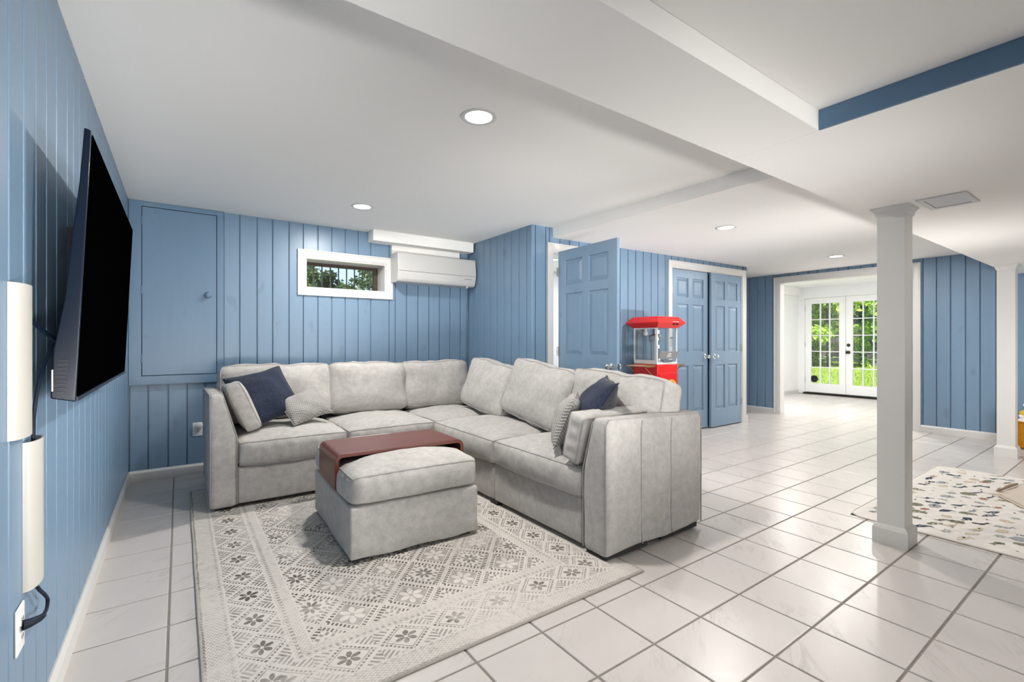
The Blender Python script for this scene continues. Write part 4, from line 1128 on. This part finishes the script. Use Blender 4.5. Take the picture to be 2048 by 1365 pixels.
    MB().lathe([(.088, -.0135), (.098, -.0145), (.108, -.0135)], (.05, -hy, .62), 'Y', 32).build('gold_ring_print', M['gold'], t, smooth=True)
    for sx in (-1, 1):
        xs = sorted((sx*(hx+.006), sx*(hx+.155)))
        sh = MB().box((xs[0], -hy+.02, .872), (xs[1], hy-.02, .884)).build('side_shelf', M['shelfwood'], t); soften(sh, .002, 1)
        MB().box((xs[0], -hy+.012, .868), (xs[1], -hy+.0195, .887)).build('shelf_edge', M['brass'], sh)
        for y in (-hy+.05, hy-.05): MB().tube([(sx*(hx+.14), y, .868), (sx*(hx+.008), y, .775)], .005, 6).build('shelf_bracket', M['brass'], sh)
        for y in (-hy+.05, hy-.05): 
            wx = sx*(hx-.05)
            MB().lathe([(0, -.012), (.055, -.012), (.062, -.008), (.062, .008), (.055, .012), (0, .012)], (wx, y, .063), 'X', 20).build('wheel', M['black'], t, smooth=True)
    MB().box((-hx+.02, -hy+.03, .115), (hx-.02, hy-.03, .139)).build('axle_frame', M['steel'], t)
popcorn()

# ------------------------------------------------------------------ play mat, folded blanket, toy basket
def play_mat():
    x0, x1, y0, y1 = 3.60, 5.66, -.55, 1.245
    t = thing('play_mat', 'quilted cream play mat printed with little sea animals beside the pillar', 'play mat', ((x0+x1)/2, (y0+y1)/2, 0))
    cx, cy = (x0+x1)/2, (y0+y1)/2; hw, hh = (x1-x0)/2, (y1-y0)/2; nx, ny = 110, 96; rc = .10
    def hgt(x, y):
        s = .152; a = ((x+y)/s) % 1; b = ((x-y)/s) % 1
        q = (math.sin(math.pi*a)*math.sin(math.pi*b))**.5
        ed = min(1, (hw-abs(x))/.03, (hh-abs(y))/.03); return .006+.010*q*max(0, ed)
    def inset(x, y):
        ax, ay = abs(x), abs(y); dx, dy = ax-(hw-rc), ay-(hh-rc)
        if dx > 0 and dy > 0:
            m = max(dx, dy); l = math.hypot(dx, dy); k = m/l if l else 1
            x = math.copysign(hw-rc+dx*k, x); y = math.copysign(hh-rc+dy*k, y)
        return x, y
    vs, fs = [], []
    for j in range(ny+1):
        for i in range(nx+1):
            x, y = inset(-hw+2*hw*i/nx, -hh+2*hh*j/ny); vs.append((x, y, hgt(x, y)))
    for j in range(ny):
        for i in range(nx): a = j*(nx+1)+i; fs.append((a, a+1, a+nx+2, a+nx+1))
    link('quilted_top', mesh(vs, fs), M['mat'], t, smooth=True)
    rim = [vs[i] for i in range(nx)] + [vs[j*(nx+1)+nx] for j in range(ny)] + [vs[ny*(nx+1)+i] for i in range(nx, 0, -1)] + [vs[j*(nx+1)] for j in range(ny, 0, -1)]
    MB().tube([(x, y, .0055) for x, y, z in rim], .0055, 6, closed=True).build('binding', M['mat'], t, smooth=True)
    MB().box((-hw+.012, -hh+.012, .0006), (hw-.012, hh-.012, .004)).build('backing', M['mat_back'], t)
    # printed motifs: whales, fish, shells, crabs and dots lying flat on the quilting
    whale = [(-.5,.02),(-.42,.12),(-.2,.17),(.05,.13),(.26,.05),(.40,.06),(.52,.16),(.50,.03),(.54,-.09),(.40,-.01),(.22,-.07),(.0,-.12),(-.06,-.22),(-.14,-.12),(-.36,-.10)]
    fish = [(-.5,0),(-.34,.13),(-.08,.19),(.16,.11),(.30,.03),(.5,.15),(.45,0),(.5,-.15),(.30,-.03),(.16,-.11),(-.08,-.19),(-.34,-.13)]
    seal = [(-.5,.05),(-.4,.15),(-.25,.10),(.0,.08),(.25,.02),(.5,.10),(.45,-.02),(.5,-.10),(.2,-.06),(-.1,-.10),(-.2,-.2),(-.28,-.08),(-.44,-.04)]
    shell = [(.45*math.cos(a)*(1+.10*math.cos(9*a)), .30*math.sin(a)*(1+.10*math.cos(9*a))) for a in [2*math.pi*i/36 for i in range(36)]]
    crab = [(.34*math.cos(a)*(1+.30*math.cos(6*a)), .26*math.sin(a)*(1+.30*math.cos(6*a))) for a in [2*math.pi*i/36 for i in range(36)]]
    kinds = [(whale,'p_navy',.135),(fish,'p_olive',.115),(crab,'p_rust',.085),(seal,'p_navy',.13),(shell,'p_grey',.12),(fish,'p_sand',.13),(whale,'p_grey',.12),(shell,'p_sand',.09),(seal,'p_black',.12),(fish,'p_navy',.125),(crab,'p_grey',.09),(shell,'p_olive',.12)]
    names = ['p_navy','p_olive','p_rust','p_grey','p_sand','p_black']
    rnd = random.Random(4); mb = MB(); done = []
    row = 0; y = -hh+.10
    while y < hh-.07:
        x = -hw+.09+(row % 2)*.059
        while x < hw-.08:
            poly, mt, sz = kinds[rnd.randrange(len(kinds))] if rnd.random() < .8 else (None, 'p_black', .016)
            sz *= .86
            jx, jy = x+rnd.uniform(-.022, .022), y+rnd.uniform(-.02, .02); an = rnd.uniform(-.5, .5) + R(-35) + (math.pi if rnd.random() < .4 else 0)
            mb.m = names.index(mt)
            if poly is None: poly = [(.5*math.cos(a), .5*math.sin(a)) for a in [2*math.pi*i/10 for i in range(10)]]
            def put(P, c0, c1, z):
                pp = [(c0+sz*(a*math.cos(an)-b*math.sin(an)), c1+sz*(a*math.sin(an)+b*math.cos(an))) for a, b in P]
                n = len(pp); ctr = (sum(p[0] for p in pp)/n, sum(p[1] for p in pp)/n)
                V = [(ctr[0], ctr[1], hgt(*ctr)+z)] + [((p[0]+ctr[0])/2, (p[1]+ctr[1])/2, hgt((p[0]+ctr[0])/2, (p[1]+ctr[1])/2)+z) for p in pp] + [(p[0], p[1], hgt(*p)+z) for p in pp]
                F = [(0, 1+i, 1+(i+1) % n) for i in range(n)] + [(1+i, 1+n+i, 1+n+(i+1) % n, 1+(i+1) % n) for i in range(n)]
                mb.add(V, F)
            put(poly, jx, jy, .0012)
            if sz > .08 and rnd.random() < .6:       # spots on the animals
                mb.m = names.index('p_black' if mt in ('p_olive', 'p_sand', 'p_grey', 'p_rust') else 'p_grey')
                for _ in range(3):
                    s2 = .06; o2 = (rnd.uniform(-.25, .2), rnd.uniform(-.06, .08)); put([(o2[0]+s2*math.cos(a), o2[1]+s2*math.sin(a)) for a in [2*math.pi*i/7 for i in range(7)]], jx, jy, .0019)
            x += .118
        y += .094; row += 1
    o = mb.build('printed_motifs', None, t, mats=[M[n] for n in names]); o['kind'] = 'stuff'
play_mat()
def folded_cloth():
    t = thing('folded_blanket', 'folded tan blanket lying on the play mat', 'blanket', (4.95, .55, .0))
    c = Vector((4.95, .55, 0)); a, b, d = Vector((4.866, .748, 0))-c, Vector((5.50, .66, 0))-c, Vector((4.42, .445, 0))-c
    e = b+d-a; hh = .0185
    def sheet(z0, z1, q): 
        m = MB(); pts = [a.lerp(e, q), b.lerp(d, q), e.lerp(a, q), d.lerp(b, q)]
        return m.prism([Vector((p.x, p.y, z0)) for p in pts], (0, 0, z1-z0))
    soften(sheet(hh, hh+.010, 0).build('lower_layer', M['tan'], t), .003, 2)
    soften(sheet(hh+.0105, hh+.020, .02).build('upper_layer', M['tan'], t), .003, 2)
    u = (b-a).normalized()
    for k0, k1 in ((.03, .13), (.18, .60)):
        p, q = a.lerp(b, k0), a.lerp(b, k1); z = Vector((0, 0, hh+.028)); nn = Vector((-u.y, u.x, 0))*.004
        MB().tube([p+z+nn*0, (p+q)/2+z+Vector((0,0,.006)), q+z], lambda f: .008+.004*math.sin(math.pi*f), 8).build('rolled_edge', M['tan_edge'], t, smooth=True)
folded_cloth()
BX, BY = 7.40, .80
bk = thing('toy_basket', 'mustard knitted toy basket on the floor behind the far pillar', 'basket', (BX, BY, 0))
MB().lathe([(0, .004), (.17, .004), (.190, .02), (.200, .12), (.203, .24), (.205, .285), (.203, .293), (.195, .288), (.192, .24), (.186, .05), (0, .03)], (0,0,0), 'Z', 36).build('woven_body', M['basket'], bk, smooth=True)
MB().tube([(.205*math.cos(a), .205*math.sin(a), .288) for a in [2*math.pi*i/36 for i in range(36)]], .009, 8, closed=True).build('rim', M['basket'], bk, smooth=True)
def toy(name, label, cat, loc, r, mat, sc=(1, 1, 1), extra=None):
    t = thing(name, label, cat, loc)
    me = bpy.data.meshes.new('m'); bm = bmesh.new(); bmesh.ops.create_icosphere(bm, subdivisions=3, radius=r)
    for v in bm.verts:
        v.co *= 1+.07*mnoise.noise(v.co*14+Vector(loc)); v.co = Vector((v.co.x*sc[0], v.co.y*sc[1], v.co.z*sc[2]))
    bm.to_mesh(me); bm.free(); link('body', me, mat, t, smooth=True)
    for nm, p, rr, mt in (extra or []):
        MB().lathe([(0, -rr), (rr*.7, -rr*.7), (rr, 0), (rr*.7, rr*.7), (0, rr)], p, 'Z', 12).build(nm, mt, t, smooth=True)
    return t
toy('plush_toy', 'white plush toy poking out of the mustard basket', 'toy', (BX-.09, BY+.09, .285), .075, M['whiteplush'], (1, 1, .8), [('ear', (-.03, .04, .06), .022, M['whiteplush']), ('ear', (.03, .05, .06), .022, M['whiteplush'])])
toy('plush_toy', 'yellow plush toy lying above the white one in the basket', 'toy', (BX-.07, BY+.10, .375), .055, M['yellow'], (1.2, 1.0, .7), [('foot', (-.05, .02, .0), .02, M['yellow'])])
toy('toy_ball', 'small maroon toy wedged beside the yellow plush toy', 'toy', (BX+.02, BY+.02, .340), .05, M['redtoy'])
toy('toy_fish', 'blue toy with a round white eye on top of the basket', 'toy', (BX-.02, BY+.085, .432), .05, M['bluetoy'], (1.4, 1, .6), [('eye', (-.035, .028, .030), .018, M['plate']), ('pupil', (-.049, .022, .030), .008, M['black'])])

# ------------------------------------------------------------------ garden beyond the french doors and outside the small window
def leaves(n, size, pts_fn, seed):
    r = random.Random(seed); vs, fs = [], []
    for _ in range(n):
        c = pts_fn(r); s = size*r.uniform(.6, 1.3)
        d = Vector((r.gauss(0,1), r.gauss(0,1), r.gauss(0,1)-.3)).normalized(); u = d.cross(Vector((r.gauss(0,1), r.gauss(0,1), r.gauss(0,1)))).normalized()
        b = len(vs); w = d.cross(u)*.15
        vs += [c, c+d*s*.5+u*s*.28+w*s, c+d*s, c+d*s*.5-u*s*.28+w*s]; fs.append((b, b+1, b+2, b+3))
    return mesh(vs, fs)
def gz(x, y): return -.10 + max(0, x-13)*.028
def tree(name, label, loc, h, rad, n, size, mat, seed, group, trunk=.3, droop=1.0, cat='tree'):
    t = thing(name, label, cat, loc, group=group)
    r = random.Random(seed); ctr = [(Vector((r.gauss(0, .42)*rad, r.gauss(0, .42)*rad, h*(trunk+(1-trunk)*r.uniform(.05, .95)))), rad*r.uniform(.22, .42)) for _ in range(26)]
    def fn(q):
        c, k = ctr[q.randrange(len(ctr))]; v = Vector((q.gauss(0,1), q.gauss(0,1), q.gauss(0,1))).normalized()*k*q.uniform(.55, 1.0)
        v.z *= .6*droop; return c+v
    me = leaves(n, size, fn, seed+1); o = link('foliage', me, mat, t); o['kind'] = 'stuff'
    MB().tube([(0, 0, -.2), (.03*h, .02*h, h*.4), (.0, .05*h, h*.9)], lambda f: .035*h**.5*(1-.7*f)+.01, 8).build('trunk', M['bark'], t, smooth=True)
    for k in range(4):
        a = k*1.7+seed; MB().tube([(.02*h, .015*h, h*(.35+.1*k)), (math.cos(a)*rad*.5, math.sin(a)*rad*.5, h*(.55+.1*k))], lambda f: .02*(1-.6*f)+.004, 6).build('branch', M['bark'], t)
    return t
def lawn():
    vs, fs = [], []; nx, ny = 40, 30
    for j in range(ny+1):
        for i in range(nx+1):
            x, y = XD+.14+22*i/nx, -1+17*j/ny; vs.append((x, y, gz(x, y)+.05*mnoise.noise(Vector((x*.5, y*.5, 0)))-.06))
    for j in range(ny):
        for i in range(nx): a = j*(nx+1)+i; fs.append((a, a+1, a+nx+2, a+nx+1))
    tag(link('ground_lawn', mesh(vs, fs), M['lawn'], None, smooth=True), 'sunny lawn rising from the french doors to the fence', 'lawn', kind='structure')
    r = random.Random(8); vs, fs = [], []
    for _ in range(46000):
        x = XD+.4+13.5*r.random()**.8; y = x*r.uniform(.235, .46); z = gz(x, y)+.05*mnoise.noise(Vector((x*.5, y*.5, 0)))-.065
        a = r.uniform(0, 6.28); w = .005+.0005*x; h = r.uniform(.04, .10); b = len(vs); dx, dy = math.cos(a)*w, math.sin(a)*w
        vs += [(x-dx, y-dy, z), (x+dx, y+dy, z), (x+r.gauss(0, .04), y+r.gauss(0, .04), z+h)]; fs.append((b, b+1, b+2))
    tag(link('grass_blades', mesh(vs, fs), M['grass'], None), 'sunlit green grass growing over the lawn', 'grass', kind='stuff')
lawn()
slab('patio', (XD+.14, 1.5, -.14), (XD+1.0, 5.4, -.02), M['stone'], 'grey stone step outside the french doors', 'patio')
fn_ = thing('board_fence', 'dark weathered board fence behind the shrubs in the garden', 'fence', (27.6, 9, .3))
def board_fence():
    me = mesh(*(lambda m: (m.v, m.f))(MB().box((-.012, -.068, 0), (.012, .068, 2.6)))); me.materials.append(M['fence'])
    for k in range(44):
        o = link('board', me, None, fn_); o.location = (0, -3.4+.142*k, .02*((k*7) % 3))
    for z in (.5, 2.1): MB().box((.014, -3.5, z), (.06, 2.8, z+.09)).build('rail', M['fence'], fn_)
board_fence()
cf = thing('wire_fence', 'grey chain-link fence at the edge of the lawn', 'fence', (22.6, 7.4, gz(22.6, 7)-.03))
def chain_fence():
    mb = MB(); n = 62; p = .10; L = 4.6; Hh = 1.45
    for k in range(-14, 48):
        for s in (1, -1):
            y0 = k*p; pts = []
            a = max(0, -y0) if s > 0 else max(0, y0-L); b = min(Hh, L-y0) if s > 0 else min(Hh, y0)
            if b-a > .05: 
                pa = Vector((s*.004, y0+s*a-L/2, a)); pb = Vector((s*.004, y0+s*b-L/2, b)); mb.tube([pa, pb], .0045, 4)
    o = mb.build('wire_mesh', M['wire'], cf); o['kind'] = 'stuff'
    for y in (-2.3, 0, 2.3): MB().tube([(0, y, -.1), (0, y, 1.5)], .025, 8).build('post', M['wire'], cf, smooth=True)
    MB().tube([(0, -2.3, 1.46), (0, 2.3, 1.46)], .018, 8).build('top_rail', M['wire'], cf, smooth=True)
chain_fence()
gr_ = 'shrubs and trees beyond the lawn'
for i, (x, y, h, rad, n, sz, mt, lab) in enumerate((
    (21.0, 7.9, 4.4, 1.5, 2600, .22, 'leaf', 'bright leafy tree behind the hinged french door leaf'),
    (21.8, 6.2, 4.6, 1.5, 2600, .22, 'leaf', 'bright leafy tree behind the latched french door leaf'),
    (24.2, 10.0, 5.2, 1.9, 3000, .24, 'leafd', 'dark tree at the end of the garden beside the fence'),
    (24.4, 7.8, 5.6, 1.9, 3000, .24, 'leafd', 'dark tree in the middle of the garden edge'),
    (24.6, 5.4, 5.2, 1.9, 3000, .24, 'leafd', 'dark tree at the near end of the fence'),
    (22.0, 8.9, 1.9, .55, 700, .16, 'leaf', 'thin bright shrub at the edge of the lawn'),
    (22.2, 7.2, 1.2, .40, 420, .14, 'leaf', 'low young shrub before the wire fence'))):
    tree('garden_tree', lab, (x, y, gz(x, y)-.05), h, rad, n, sz, M[mt], 70+i, gr_, .25 if h > 2 else .0)
for i, (x, y) in enumerate(((22.9, 6.15), (22.8, 6.55), (22.95, 5.8), (22.85, 6.95))):
    m = bpy.data.meshes.new('m'); bm = bmesh.new(); bmesh.ops.create_icosphere(bm, subdivisions=2, radius=.22)
    for v in bm.verts: v.co *= 1+.25*mnoise.noise(v.co*5+Vector((i*3, 0, 0))); v.co.z *= .75
    bm.to_mesh(m); bm.free(); o = link('garden_stone', m, M['stone'], None, smooth=True); o.location = (x, y, gz(x, y)+.02)
    tag(o, 'pale grey garden stone along the foot of the wire fence', 'stone', 'stones along the wire fence')
tag(MB().box((-6, YB+.62, 1.0), (9.5, 30, 1.52)).build('ground_bank', M['lawn'], None), 'grassy bank outside the small high window', 'ground', kind='structure')
for i, (x, y, h, rad, sz) in enumerate(((3.25, 15.5, 4.4, .85, .15), (4.2, 17.0, 2.0, .8, .15), (5.55, 16.5, 4.2, .8, .15))):
    tree('garden_tree', ('tall dark conifer outside the near end of the small window', 'shorter tree outside the middle of the small window', 'tall dark tree outside the far end of the small window')[i], (x, y, 1.52), h, rad, 3200, sz, M['needle'], 90+i, 'trees seen through the small window', .12)
for o in bpy.data.objects:
    if o.name.split('.')[0] == 'downlight':
        if 'behind the viewpoint' in o['label']: o['group'] = 'added downlights overhead behind the viewpoint'
        elif 'sunroom' in o['label']: o['group'] = 'added downlights in the sunroom'
        else: o['group'] = 'recessed ceiling downlights'
